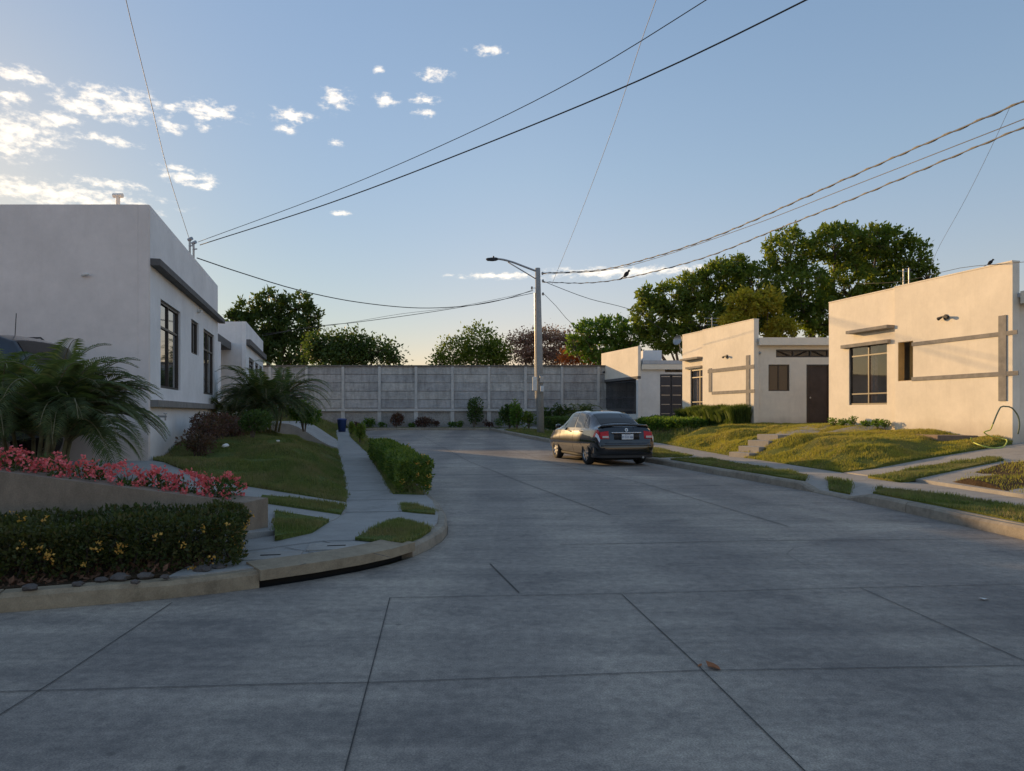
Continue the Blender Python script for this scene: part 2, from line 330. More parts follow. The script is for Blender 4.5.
# ------------------------------------------------------------------ ground patches
def dens(poly, step):
    out = []
    n = len(poly)
    for i in range(n):
        a = Vector(poly[i]); b = Vector(poly[(i+1) % n]); k = max(1, int((b-a).length/step))
        for j in range(k): out.append(a.lerp(b, j/k))
    return out
def smooth_line(pts, step=.4):
    """Catmull-Rom through 2D/3D points"""
    pts = [Vector(p) for p in pts]; q = [pts[0]*2-pts[1]]+pts+[pts[-1]*2-pts[-2]]; out = []
    for i in range(1, len(q)-2):
        k = max(2, int((q[i+1]-q[i]).length/step))
        for j in range(k):
            t = j/k; a, b, c, d = q[i-1], q[i], q[i+1], q[i+2]
            out.append(.5*((2*b)+(c-a)*t+(2*a-5*b+4*c-d)*t*t+(3*b-a-3*c+d)*t**3))
    out.append(pts[-1]); return out
def patch(name, poly, hf, mat, step=.5, skirt=.15, lab=None, smooth=True, kind='structure', parent=None, noise_amp=0):
    """poly: list of (x,y) ; hf(x,y)->z"""
    b = dens([Vector((p[0], p[1])) for p in poly], step); n = len(b)
    xs = [p.x for p in b]; ys = [p.y for p in b]
    pts = list(b); rr = random.Random(3)
    bx = np.array(xs); by = np.array(ys)
    def inside(x, y):
        c = False; j = n-1
        for i in range(n):
            if (by[i] > y) != (by[j] > y) and x < (bx[j]-bx[i])*(y-by[i])/(by[j]-by[i])+bx[i]: c = not c
            j = i
        return c
    gx = min(xs)+step/2
    while gx < max(xs):
        gy = min(ys)+step/2
        while gy < max(ys):
            x = gx+rr.uniform(-.15, .15)*step; y = gy+rr.uniform(-.15, .15)*step
            if inside(x, y) and np.min((bx-x)**2+(by-y)**2) > (step*.35)**2: pts.append(Vector((x, y)))
            gy += step
        gx += step
    ed = [(i, (i+1) % n) for i in range(n)]
    vo, eo, fo, ov, oe, of = delaunay_2d_cdt(pts, ed, [list(range(n))], 1, 1e-4)
    vv = [(p.x, p.y, hf(p.x, p.y)+(noise_amp*rr.uniform(-1,1) if noise_amp else 0)) for p in vo]
    fs = [tuple(f) for f in fo]
    me = bpy.data.meshes.new(name); me.from_pydata(vv, [], fs)
    bm = bmesh.new(); bm.from_mesh(me); bmesh.ops.recalc_face_normals(bm, faces=bm.faces)
    if sum(f.normal.z for f in bm.faces) < 0: bmesh.ops.reverse_faces(bm, faces=bm.faces)
    if smooth:
        for f in bm.faces: f.smooth = True
    if skirt:
        be = [e for e in bm.edges if e.is_boundary]
        r = bmesh.ops.extrude_edge_only(bm, edges=be)
        for v_ in [g for g in r['geom'] if isinstance(g, bmesh.types.BMVert)]: v_.co.z -= skirt
        for e in be: e.smooth = False
    bm.to_mesh(me); bm.free(); me.materials.append(mat)
    o = bpy.data.objects.new(name, me); COL.objects.link(o); o.parent = parent
    if kind: o['kind'] = kind
    if lab: o['label'] = lab
    return o
def idw(ctrl, p=3.0):
    C = np.array(ctrl)
    def f(x, y):
        d = (C[:,0]-x)**2+(C[:,1]-y)**2
        w = 1/(d**(p/2)+1e-4); return float((w*C[:,2]).sum()/w.sum())
    return f
def edge_blend(f, edges, w=.8):
    """edges: list of (polyline, height function, width): near an edge the height eases to the edge's own"""
    E = [([Vector(p) for p in pl], g, ww) for pl, g, ww in edges]
    def h(x, y):
        z = f(x, y); q = Vector((x, y))
        for pl, g, ww in E:
            d = 1e9
            for a, b in zip(pl[:-1], pl[1:]):
                ab = b-a; t = max(0, min(1, (q-a).dot(ab)/ab.length_squared)); d = min(d, (q-a-ab*t).length)
            if d < ww: t = d/ww; t = 1-(1-t)**2; z = g(x, y)*(1-t)+z*t
        return z
    return h
def scatter(o, density, up_only=True):
    """random points on the upward faces of o -> (N,3)"""
    me = o.data; me.calc_loop_triangles(); n = len(me.loop_triangles)
    vi = np.zeros(n*3, dtype=np.int32); me.loop_triangles.foreach_get('vertices', vi); vi = vi.reshape(-1, 3)
    co_ = np.zeros(len(me.vertices)*3, dtype=np.float32); me.vertices.foreach_get('co', co_); co_ = co_.reshape(-1, 3)
    a, b, c = co_[vi[:,0]], co_[vi[:,1]], co_[vi[:,2]]; nr = np.cross(b-a, c-a); ar = np.linalg.norm(nr, axis=1)/2
    ok = np.abs(nr[:,2])/(2*ar+1e-9) > .35; ar = ar*ok
    k = int(ar.sum()*density); idx = rng.choice(n, k, p=ar/ar.sum()); r1 = np.sqrt(rng.random(k))[:,None]; r2 = rng.random(k)[:,None]
    return a[idx]*(1-r1)+b[idx]*r1*(1-r2)+c[idx]*r1*r2
def grass(name, src, density, h, w, mat, lean=.5, label=None, cat='grass', ragged=.025, bare=1.0):
    src = src if isinstance(src, list) else [src]
    p = np.concatenate([scatter(s, density) for s in src]); k = len(p)
    if bare:
        from mathutils import noise as mn
        nv = np.array([mn.noise(Vector((q[0]*1.7, q[1]*1.7, .5)))+.5*mn.noise(Vector((q[0]*6, q[1]*6, 2.5))) for q in p]); keep = rng.random(k) > np.clip((nv-.12)*4, 0, .93)*bare
        p = p[keep]; nv = nv[keep]; k = len(p); h = h*np.clip(1.15-nv*1.2, .45, 1.7)
    p = p+np.stack([rng.normal(size=k)*ragged, rng.normal(size=k)*ragged, np.zeros(k)], 1)
    th = rng.random(k)*2*np.pi; hh = h*(.5+rng.random(k)); ww = w*(.6+.8*rng.random(k))
    dx = np.stack([np.cos(th), np.sin(th), np.zeros(k)], 1)*ww[:,None]
    ph = rng.random(k)*2*np.pi; ln = lean*hh*rng.random(k); tip = p+np.stack([np.cos(ph)*ln, np.sin(ph)*ln, hh], 1)
    v = np.stack([p-dx, p+dx, tip], 1).reshape(-1, 3); v[:,2] -= .006
    o = mesh_np(name, v, np.arange(k*3).reshape(-1, 3), mat); tag(o, label, cat, None, 'stuff'); return o
# leaf clouds ------------------------------------------------------
def leaves(pts, size, aspect=.45, up=.3, outward=None, jit=.4):
    """diamond leaves at pts; returns verts, faces"""
    k = len(pts); d = rng.normal(size=(k, 3))
    if outward is not None: d = d*.7+outward
    d[:,2] += up; d /= np.linalg.norm(d, axis=1)[:,None]
    s = rng.normal(size=(k, 3)); s = np.cross(d, s); s /= np.linalg.norm(s, axis=1)[:,None]
    L = (size*(1-jit+2*jit*rng.random(k)))[:,None]; nrm = np.cross(d, s)
    a = pts; b = pts+d*L*.45+s*L*aspect*.5+nrm*L*.06; c = pts+d*L; e = pts+d*L*.45-s*L*aspect*.5+nrm*L*.06
    return np.stack([a, b, c, e], 1).reshape(-1, 3), np.arange(k*4).reshape(-1, 4)
def ellips(c, r, k, shell=.55):
    d = rng.normal(size=(k, 3)); d /= np.linalg.norm(d, axis=1)[:,None]
    rad = (shell+(1-shell)*rng.random(k)**.6)[:,None]
    return np.array(c)+d*rad*np.array(r), d
def bush(name, loc, size, k, leaf, mat, label, cat='shrub', group=None, lumps=7, stems=True, aspect=.5, flowers=None, barkm='bark', up=.3):
    """loc base centre; size (rx, ry, h)"""
    root = empty(name, loc); tag(root, label, cat, group)
    rx, ry, h = size; P_, D_ = [], []
    for i in range(lumps):
        th = random.uniform(0, 6.28); rr_ = random.uniform(.1, .55); cz = random.uniform(.35, .72)
        c = (rx*rr_*math.cos(th), ry*rr_*math.sin(th), h*cz); s = random.uniform(.38, .55)
        p, d = ellips(c, (rx*s, ry*s, h*s*.55+.0), k//lumps); P_.append(p); D_.append(d)
    p = np.concatenate(P_); d = np.concatenate(D_); p[:,2] = np.maximum(p[:,2], .03)
    v, f = leaves(p, leaf, aspect, up, d)
    mesh_np('foliage', v, f, mat, root)
    if stems:
        mb = MB()
        for i in range(max(4, lumps)):
            th = random.uniform(0, 6.28); e = random.uniform(.3, .8)
            mb.tube([(0.05*rx*math.cos(th), .05*ry*math.sin(th), -.05), (rx*.3*e*math.cos(th), ry*.3*e*math.sin(th), h*.4), (rx*e*math.cos(th)*.8, ry*e*math.sin(th)*.8, h*.8)], [.012*h+.006, .008*h+.004, .003], 5)
        mb.build('stems', M[barkm], root)
    if flowers:
        fm, n, fs = flowers
        p, d = ellips((0, 0, h*.5), (rx*.98, ry*.98, h*.5), n*3, .97); p = p[p[:,2] > h*.35][:n]
        petals(p, fs, fm, root)
    return root
def petals(p, fs, fm, root, name='flower', per=15):
    for c in p:
        q = np.zeros((per, 3))+rng.normal(size=(per, 3))*fs*.62
        v, f = leaves(q, fs, .8, .6); o = mesh_np('flower', v, f, fm, root); o.location = c
# trees ------------------------------------------------------------
def tree(name, base, blobs, trunk_r, fork, leafm, leaf, clumps, per, label, cat='tree', group=None, barkm='bark', rosette=True, extra=0, lm2=None, clr=.35, twigs=14):
    """blobs: list of (x,y,z,rx,ry,rz) relative to the base"""
    root = empty(name, base); tag(root, label, cat, group)
    mb = MB(); tips = []; tdir = []
    top = Vector((0, 0, fork)); mb.tube([(0,0,-.3), (.05,0,fork*.5), tuple(top)], [trunk_r*1.25, trunk_r, trunk_r*.8], 9)
    vol = sum(b[3]*b[4]+b[3]*b[5] for b in blobs)
    for (x, y, z, rx, ry, rz) in blobs:
        c = Vector((x, y, z)); mid = top.lerp(c, .5)+Vector((random.uniform(-.3,.3), random.uniform(-.3,.3), -.15*(c-top).length+random.uniform(-.2,.2)))
        cb = c-Vector((0,0,rz*.45)); r0 = trunk_r*.5
        mb.tube([tuple(top-Vector((0,0,.2))), tuple(mid), tuple(cb)], [r0, r0*.7, r0*.4], 6)
        n = max(4, int(clumps*(rx*ry+rx*rz)/vol))
        p, d = ellips((x, y, z), (rx, ry, rz), n, .62)
        sc_ = np.where(rng.random(n) < .16, 1+(.32 if rosette else .16)*rng.random(n), 1.0)[:,None]; p = np.array((x, y, z))+(p-np.array((x, y, z)))*sc_
        for i in range(n):
            if i % max(1, n//twigs) == 0:
                q = Vector(p[i]); mm = cb.lerp(q, .5)+Vector(rng.normal(size=3)*.15*rx)
                mb.tube([tuple(cb), tuple(mm), tuple(q)], [r0*.3, r0*.2, .02], 4, False)
        tips.append(p); tdir.append(d)
    p = np.concatenate(tips); d = np.concatenate(tdir)
    mb.build('trunk', M[barkm], root, True)
    if rosette:
        q = np.repeat(p, per, 0)+rng.normal(size=(len(p)*per, 3))*leaf*.42; dd = rng.normal(size=q.shape)*1.0+np.repeat(d, per, 0)*.5
    else:
        q = np.repeat(p, per, 0)+rng.normal(size=(len(p)*per, 3))*clr; dd = np.repeat(d, per, 0)*.6+rng.normal(size=q.shape)*.6
    v, f = leaves(q, leaf, .5, .15, dd)
    if lm2 is None: mesh_np('crown', v, f, leafm, root)
    else:
        cm = MB(); sel = (np.repeat(p[:,2] < lm2[1](p), 1, 0))
        sel4 = np.repeat(np.repeat(sel, per), 4); f_ = None
        for nm, mk, mt in (('crown', ~sel4, leafm), ('crown', sel4, lm2[0])):
            vv = v[mk]; mesh_np(nm, vv, np.arange(len(vv)).reshape(-1, 4), mt, root)
    return root
# palms ------------------------------------------------------------
def palm(name, base, nst, stem_h, nfr, flen, label, droop=1.0, spread=.3, leafl=.32, nl=34, cat='palm', lo=.15, hi=1.3, group=None, seed=1, azr=None):
    r = random.Random(seed); root = empty(name, base); tag(root, label, cat, group)
    V = []; mb = MB(); rb = MB()
    for s in range(nst):
        th = r.uniform(0, 6.28); rad = spread*math.sqrt(r.random()) if nst > 1 else 0
        b = Vector((rad*math.cos(th), rad*math.sin(th), 0)); h = stem_h*r.uniform(.6, 1.1)
        t = b+Vector((.25*h*math.cos(th)*(nst > 1), .25*h*math.sin(th)*(nst > 1), h)); mb.tube([tuple(b-Vector((0,0,.1))), tuple(b.lerp(t, .5)+Vector((0,0,0))), tuple(t)], [.03, .025, .02] if nst > 1 else [.11, .09, .07], 7)
        for k in range(nfr):
            a = th+r.uniform(-1.4, 1.4) if (nst > 1 and r.random() < .65) else r.uniform(0, 6.28)
            if azr: a = r.uniform(*azr) if r.random() < .5 else a
            e = r.uniform(lo, hi); L = flen*r.uniform(.7, 1.1)
            d = Vector((math.cos(a)*math.cos(e), math.sin(a)*math.cos(e), math.sin(e))); p = t.copy(); pts = [p.copy()]; ds = [d.copy()]
            ns = 14
            for i in range(ns):
                d = (d+Vector((0,0,-.13*droop*(.4+1.1*i/ns)))).normalized(); p = p+d*L/ns; pts.append(p.copy()); ds.append(d.copy())
            rb.tube([tuple(q) for q in pts], [.014-.011*i/ns for i in range(ns+1)], 4, False)
            for j in range(nl):
                f = .12+.88*j/nl; x = f*ns; i = min(ns-1, int(x)); q = pts[i].lerp(pts[i+1], x-i); dd = ds[i]
                side = dd.cross(Vector((0,0,1)));
                side = side.normalized() if side.length > .05 else Vector((1,0,0))
                ll = leafl*math.sin(math.pi*(.12+.86*f))**.7*r.uniform(.85, 1.1); upv = side.cross(dd).normalized()
                for sg in (-1, 1):
                    ld = (side*sg*.85+dd*.6+upv*.35+Vector((0,0,-.12*droop))).normalized(); tip = q+ld*ll+Vector((0,0,-.22*ll*droop)); mid = q+ld*ll*.5+Vector((0,0,.0))
                    w = dd*ll*.055; V += [tuple(q-w*.5), tuple(mid-w), tuple(tip), tuple(mid+w)]
    mb.build('stems', M['cane'], root, True); rb.build('frond_ribs', M['cane'], root)
    V = np.array(V); mesh_np('fronds', V, np.arange(len(V)).reshape(-1, 4), M['palm'], root)
    return root
# walls with openings ---------------------------------------------
class Plane:
    """vertical wall plane from a to b (2D); out = outward 2D normal (towards the viewer)"""
    def __init__(s, a, b, out_sign=1):
        s.a = Vector(a); s.b = Vector(b); s.L = (s.b-s.a).length; s.d = (s.b-s.a)/s.L; s.n = Vector((s.d.y, -s.d.x))*out_sign
    def uv(s, u, v, off=0):
        o = s.a+s.n*off; r = pix_dir(u, v); rx, ry = r.x, r.y
        det = rx*(-s.d.y)+s.d.x*ry; k = (o.x*(-s.d.y)+s.d.x*o.y)/det
        t = (Vector((rx*k, ry*k))-o).dot(s.d); return t, EYE+r.z*k
    def pt(s, t, off, z): q = s.a+s.d*t+s.n*off; return (q.x, q.y, z)
    def box(s, mb, t0, t1, o0, o1, z0, z1):
        mb.hexa([s.pt(t0,o0,z0), s.pt(t1,o0,z0), s.pt(t1,o1,z0), s.pt(t0,o1,z0), s.pt(t0,o0,z1), s.pt(t1,o0,z1), s.pt(t1,o1,z1), s.pt(t0,o1,z1)])
    def rect(s, u0, v0, u1, v1, off=0):
        """pixel rect: corners (u0,v0) and (u1,v1) -> t0,t1,z0,z1"""
        t0, z1 = s.uv(u0, v0, off); t1, z0 = s.uv(u1, v1, off); return min(t0,t1), max(t0,t1), min(z0,z1), max(z0,z1)
    def wall(s, mb, t0, t1, z0, z1, holes, o0=-.15, o1=0.0):
        ts = sorted({t0, t1, *[h[0] for h in holes], *[h[1] for h in holes]}); zs = sorted({z0, z1, *[h[2] for h in holes], *[h[3] for h in holes]})
        ts = [t for t in ts if t0-1e-6 <= t <= t1+1e-6]; zs = [z for z in zs if z0-1e-6 <= z <= z1+1e-6]
        def solid(i, j):
            if i < 0 or j < 0 or i >= len(ts)-1 or j >= len(zs)-1: return False
            tm, zm = (ts[i]+ts[i+1])/2, (zs[j]+zs[j+1])/2
            return not any(h[0] < tm < h[1] and h[2] < zm < h[3] for h in holes)
        for i in range(len(ts)-1):
            for j in range(len(zs)-1):
                if not solid(i, j): continue
                a, b, c, d = ts[i], ts[i+1], zs[j], zs[j+1]
                mb.quad(s.pt(a,o1,c), s.pt(b,o1,c), s.pt(b,o1,d), s.pt(a,o1,d)); mb.quad(s.pt(a,o0,c), s.pt(a,o0,d), s.pt(b,o0,d), s.pt(b,o0,c))
                if not solid(i-1, j): mb.quad(s.pt(a,o0,c), s.pt(a,o1,c), s.pt(a,o1,d), s.pt(a,o0,d))
                if not solid(i+1, j): mb.quad(s.pt(b,o1,c), s.pt(b,o0,c), s.pt(b,o0,d), s.pt(b,o1,d))
                if not solid(i, j-1): mb.quad(s.pt(a,o0,c), s.pt(b,o0,c), s.pt(b,o1,c), s.pt(a,o1,c))
                if not solid(i, j+1): mb.quad(s.pt(a,o1,d), s.pt(b,o1,d), s.pt(b,o0,d), s.pt(a,o0,d))
def window(pl, h, root, bars_t=(.5,), bars_z=(), curtain=None, glassm='glass', setb=.07, fw=.045, label=None, fm='frame'):
    """window = frame (part) > pane, curtain"""
    t0, t1, z0, z1 = h; mb = MB(); o0, o1 = -setb-.04, -setb+.01
    pl.box(mb, t0, t0+fw, o0, o1, z0, z1); pl.box(mb, t1-fw, t1, o0, o1, z0, z1)
    pl.box(mb, t0+fw, t1-fw, o0, o1, z0, z0+fw); pl.box(mb, t0+fw, t1-fw, o0, o1, z1-fw, z1)
    for b in bars_t: c = t0+(t1-t0)*b; pl.box(mb, c-fw*.45, c+fw*.45, o0+.003, o1-.003, z0+fw, z1-fw)
    for b in bars_z: c = z0+(z1-z0)*b; pl.box(mb, t0+fw, t1-fw, o0+.005, o1-.005, c-fw*.4, c+fw*.4)
    f = mb.build('window', M[fm], root)
    if label: f['label'] = label
    g = MB()
    if glassm == 'clearglass': a, b, c, d = t0+fw*.5, t1-fw*.5, z0+fw*.5, z1-fw*.5; g.quad(pl.pt(a,-setb-.02,c), pl.pt(b,-setb-.02,c), pl.pt(b,-setb-.02,d), pl.pt(a,-setb-.02,d))
    else: pl.box(g, t0+fw*.5, t1-fw*.5, -setb-.03, -setb-.022, z0+fw*.5, z1-fw*.5)
    g.build('pane', M[glassm], f)
    if curtain:
        c = MB(); n = 26; a, b = t0+(t1-t0)*curtain[0], t0+(t1-t0)*curtain[1]
        for i in range(n):
            ta, tb = a+(b-a)*i/n, a+(b-a)*(i+1)/n; oa = -setb-.10+.02*math.sin(i*1.9); ob = -setb-.10+.02*math.sin((i+1)*1.9)
            c.quad(pl.pt(ta,oa,z0), pl.pt(tb,ob,z0), pl.pt(tb,ob,z1), pl.pt(ta,oa,z1))
        c.build('curtain', M['curtain'], f)
    return f
# see-through but reflective glass for the lit windows
def blademat(name, c1, c2, dry, trans, sc=1.1):
    m = leafmat(name, c1, c2, tuple((a+b)/2 for a, b in zip(c2, dry)), trans); t = m.node_tree; b = t.nodes['Principled BSDF']
    src = b.inputs['Base Color'].links[0].from_socket; f = noise(t, sc, 5, .65, objcoord(t, (1,1,.3))); f2 = noise(t, sc*5, 3, .6, objcoord(t))
    c = mixc(t, ramp(t, f, [(.42, (0,0,0)), (.62, (.9,.9,.9))]), src, dry); c = mixc(t, 1.0, c, ramp(t, f2, [(.3, (.7,.72,.7)), (.7, (1.25,1.22,1.15))]), 'MULTIPLY')
    t.links.new(c, b.inputs['Base Color']); return m
M['blade'] = blademat('lawn blades', (.10,.145,.040), (.14,.185,.055), (.28,.21,.12), .35)
M['bladeR'] = blademat('sunny lawn blades', (.17,.20,.035), (.27,.27,.05), (.44,.33,.13), .4, .9)
def clearglass(name, tint=(.88,.86,.84)):
    m, t, b = mat_base(name); t.nodes.remove(b)
    tr = t.nodes.new('ShaderNodeBsdfTransparent'); tr.inputs[0].default_value = (*tint, 1); gl = t.nodes.new('ShaderNodeBsdfGlossy'); gl.inputs['Roughness'].default_value = .03
    fr = t.nodes.new('ShaderNodeLayerWeight'); fr.inputs[0].default_value = .35; mx = t.nodes.new('ShaderNodeMixShader')
    t.links.new(M_(t, 'MULTIPLY', fr.outputs[1], .55), mx.inputs[0]); t.links.new(tr.outputs[0], mx.inputs[1]); t.links.new(gl.outputs[0], mx.inputs[2]); t.links.new(mx.outputs[0], t.nodes['Material Output'].inputs[0]); return m
M['clearglass'] = clearglass('clear window glass')
# ================================================================== SETTING: ground, road, pavements
mb = MB()
ys = [-300, 21, 41, 2600]
for a, b in zip(ys[:-1], ys[1:]): mb.quad((-2600,a,zr(a)-.03), (2600,a,zr(a)-.03), (2600,b,zr(b)-.03), (-2600,b,zr(b)-.03))
tag(mb.build('ground', M['ground']), kind='structure')

KL = smooth_line([(-40,-8.5), (-20,-1.2), (-8,3.45), (-3.6,5.1), (-2.6,5.5), (-2.02,5.84), (-1.35,6.45), (-.96,7.1), (-.76,8.0), (-.78,8.9), (-1.0,10.3), (-1.21,11.25), (-2.85,17.7), (-4.25,23.5), (-5.9,30.5), (-7.3,36.4), (-7.75,38.6), (-7.5,39.5)], .35)
KF = smooth_line([(-7.5,39.5), (-6.8,39.75), (-4.5,39.7), (-1.6,39.7), (-1.2,39.5)], .6)
KR = smooth_line([(-1.2,39.5), (-.6,37), (.15,34.2), (.75,31.9), (2.0,27.6), (3.05,23.8), (3.95,20.2), (4.55,17.0), (4.98,14.9), (5.3,12.9), (5.5,10.8), (5.62,8.6), (5.9,5.5), (7.2,2.6), (10,.6), (16,-.6), (40,-1.6)], .5)
road_poly = [(p.x, p.y) for p in KL+KF[1:]+KR[1:]]+[(60,-40), (-60,-40)]
road = patch('road', road_poly, lambda x, y: zr(y), M['road'], 1.5, 0)

def offset(line, w):
    out = []
    for i, p in enumerate(line):
        t = (line[min(i+1, len(line)-1)]-line[max(i-1, 0)]).normalized(); out.append(p+Vector((-t.y, t.x))*w)
    return out
DROP = lambda y: max(0, min(1, (y-11.55)/.3))*max(0, min(1, (13.35-y)/.3))
def kerb_mesh(mb, line, w, h, z0=-.1, drop=False):
    """kerb on the left-hand side of the line"""
    rows = []; H0 = h; k = 5
    for i, p in enumerate(line):
        t = (line[min(i+1, len(line)-1)]-line[max(i-1, 0)]).normalized(); nn = Vector((-t.y, t.x)); wob = .006*math.sin(i*1.7)
        h = H0-(.10*DROP(p.y) if drop else 0); prof = [(0, z0), (.012, h-.03), (.04, h), (w, h), (w, z0)]
        rows.append([(p.x+nn.x*a, p.y+nn.y*a, zr(p.y)+b+(wob if b > 0 else 0)) for a, b in prof])
    i0 = len(mb.v)
    for r in rows: mb.v += r
    for i in range(len(rows)-1):
        for j in range(k-1): mb.f.append((i0+i*k+j, i0+i*k+j+1, i0+(i+1)*k+j+1, i0+(i+1)*k+j))
    mb.f.append(tuple(i0+j for j in range(k))); mb.f.append(tuple(i0+(len(rows)-1)*k+j for j in reversed(range(k))))
def near_i(line, x, y): return min(range(len(line)), key=lambda i: (line[i].x-x)**2+(line[i].y-y)**2)
i1 = near_i(KL, -2.02, 5.84); i2 = near_i(KL, -1.0, 7.0)
kerbl = MB()
# segments with hairline gaps between the castings
def segs(line, L=2.4):
    out = []; cur = [line[0]]; d = 0
    for p in line[1:]:
        q = cur[-1]; cur.append(p); d += (p-q).length
        if d > L: out.append(cur); a = p+(p-q).normalized()*.012; cur = [a]; d = 0
    if len(cur) > 1: out.append(cur)
    return out
for s_ in segs(KL[:i1+1]): kerb_mesh(kerbl, s_, .17, .13)
k0 = kerbl.build('kerb', M['kerbl']); tag(k0, kind='structure')
kerbm = MB()
for s_ in segs(KL[i2:]): kerb_mesh(kerbm, s_, .14, .12)
tag(kerbm.build('kerb', M['kerb']), kind='structure')
kerbm = MB()
for s_ in segs(KF): kerb_mesh(kerbm, s_, .14, .13)
for s_ in segs(KR): kerb_mesh(kerbm, s_, .16, .14, drop=True)
tag(kerbm.build('kerb', M['kerb']), kind='structure')
# storm-drain inlet: raised lintel over a dark slot
inlet = KL[i1:i2+1]; il = MB(); ol = offset(inlet, -.02); oi = offset(inlet, .30)
for i in range(len(inlet)-1):
    a, b, c, d = ol[i], ol[i+1], oi[i+1], oi[i]
    lo = .045+.03*math.sin(math.pi*i/len(inlet)); il.hexa([(a.x,a.y,lo), (b.x,b.y,lo), (c.x,c.y,lo), (d.x,d.y,lo), (a.x,a.y,.165), (b.x,b.y,.165), (c.x,c.y,.155), (d.x,d.y,.155)])
root = empty('storm_drain', (inlet[0].x, inlet[0].y, 0)); tag(root, 'concrete storm drain inlet with a dark slot under the curved kerb corner', 'storm drain')
il = MB()
n_ = len(inlet)
for i in range(n_-1):
    a, b, c, d = [q-Vector((root.location.x, root.location.y)) for q in (ol[i], ol[i+1], oi[i+1], oi[i])]
    il.v += [(a.x,a.y,.06),(b.x,b.y,.06),(c.x,c.y,.06),(d.x,d.y,.06),(a.x,a.y,.145),(b.x,b.y,.145),(c.x,c.y,.165),(d.x,d.y,.165)]
    k_ = len(il.v)-8; il.f += [(k_,k_+3,k_+2,k_+1),(k_+4,k_+5,k_+6,k_+7),(k_,k_+1,k_+5,k_+4),(k_+2,k_+3,k_+7,k_+6)]
    if i == 0: il.f.append((k_+3,k_,k_+4,k_+7))
    if i == n_-2: il.f.append((k_+1,k_+2,k_+6,k_+5))
lint = il.build('lintel', M['kerbl'], root)
vd = MB(); os_ = offset(inlet, .12); ob = offset(inlet, .28)
for i in range(n_-1):
    a, b, c, d = [q-Vector((root.location.x, root.location.y)) for q in (os_[i], os_[i+1], ob[i+1], ob[i])]
    vd.hexa([(a.x,a.y,-.05),(b.x,b.y,-.05),(c.x,c.y,-.05),(d.x,d.y,-.05),(a.x,a.y,.058),(b.x,b.y,.058),(c.x,c.y,.058),(d.x,d.y,.058)])
vd.build('slot', M['dark'], root)  # solid black block, its colour standing for the shade inside the opening
# joints and cracks in the concrete slabs
jt = MB()
def strip(mb, pts, w, dz=.005):
    pts = [Vector((p[0], p[1])) for p in pts]
    q = []
    for a, b in zip(pts[:-1], pts[1:]):
        k = max(1, int((b-a).length/.8)); q += [a.lerp(b, i/k) for i in range(k)]
    q.append(pts[-1])
    for a, b in zip(q[:-1], q[1:]):
        n = (b-a).normalized(); n = Vector((-n.y, n.x))*w/2
        mb.quad((a.x-n.x,a.y-n.y,zr(a.y)+dz), (b.x-n.x,b.y-n.y,zr(b.y)+dz), (b.x+n.x,b.y+n.y,zr(b.y)+dz), (a.x+n.x,a.y+n.y,zr(a.y)+dz))
def gp(*uvs): return [(G(u,v).x, G(u,v).y) for u, v in uvs]
strip(jt, gp((390,598), (372,668), (340,790)), .0065)
strip(jt, gp((622,595), (700,668), (830,797)), .007)
strip(jt, gp((172,603), (52,683), (-80,765)), .0065)
strip(jt, gp((-60,694), (300,684), (372,683), (700,671), (1150,664)), .0065)
strip(jt, gp((390,598), (620,594), (860,588), (1150,582)), .007)
strip(jt, gp((860,588), (1010,655), (1150,715)), .0065)
strip(jt, gp((490,564), (519,593)), .012)
strip(jt, gp((560,545), (760,541), (1000,539)), .012)
for Y in (14.5, 18.6, 22.7, 27, 31.5, 36):
    a = near_i(KL, -3, Y); b = near_i(KR, 3, Y-.6); strip(jt, [(KL[a].x+.05, KL[a].y), (KR[b].x-.05, KR[b].y)], .014)
strip(jt, [(1.35,10), (.25,14.5), (-1.0,20), (-2.6,27), (-4.4,35)], .012)
strip(jt, [(3.4,9), (2.6,14.5), (1.2,20), (-.3,27), (-2.4,35)], .012)
jt.build('slab_joint', M['joint'], road)
# hairline cracks
for k, (x, y, a, L) in enumerate([(2.9,6.2,2.3,2.2), (.6,9.5,1.1,2.0)]):
    cr = MB(); pts = [(x, y)]
    for i in range(12): a += random.uniform(-.6, .6)*.8; x += math.cos(a)*L/12; y += math.sin(a)*L/12; pts.append((x, y))
    strip(cr, pts, .0035, .004); cr.build('crack', M['joint'], road)
# ---------- left pavement
SLb = [(-2.68,7.16), (-2.24,7.86), (-2.1,8.67), (-2.12,9.3), (-2.3,10.1), (-2.43,10.75), (-4.15,17.7), (-5.6,23.4), (-7.1,29.4), (-8.7,36), (-9.2,39.2)]
ki = [offset(KL, .12)[i] for i in range(near_i(KL,-2.6,5.5), len(KL)-4)]
pv = [(p.x, p.y) for p in ki]+[(-9.2,39.2)]+[p for p in reversed(SLb[:-1])]
pav = patch('sidewalk', pv, lambda x, y: .138+zr(y)+.006*math.sin(x*2+y), M['walk'], .7, .1)
j2 = MB()
def strip3(mb, pts, w, zf):
    for a, b in zip(pts[:-1], pts[1:]):
        a, b = Vector(a), Vector(b); n = (b-a).normalized(); n = Vector((-n.y, n.x))*w/2; k = max(1, int((b-a).length/.3))
        for i in range(k):
            c, d = a.lerp(b, i/k), a.lerp(b, (i+1)/k)
            mb.quad((c.x-n.x,c.y-n.y,zf(c)), (d.x-n.x,d.y-n.y,zf(d)), (d.x+n.x,d.y+n.y,zf(d)), (c.x+n.x,c.y+n.y,zf(c)))
zf = lambda p: .138+zr(p.y)+.006*math.sin(p.x*2+p.y)+.006
def g14(*uvs): return [(G(u,v,.14).x, G(u,v,.14).y) for u, v in uvs]
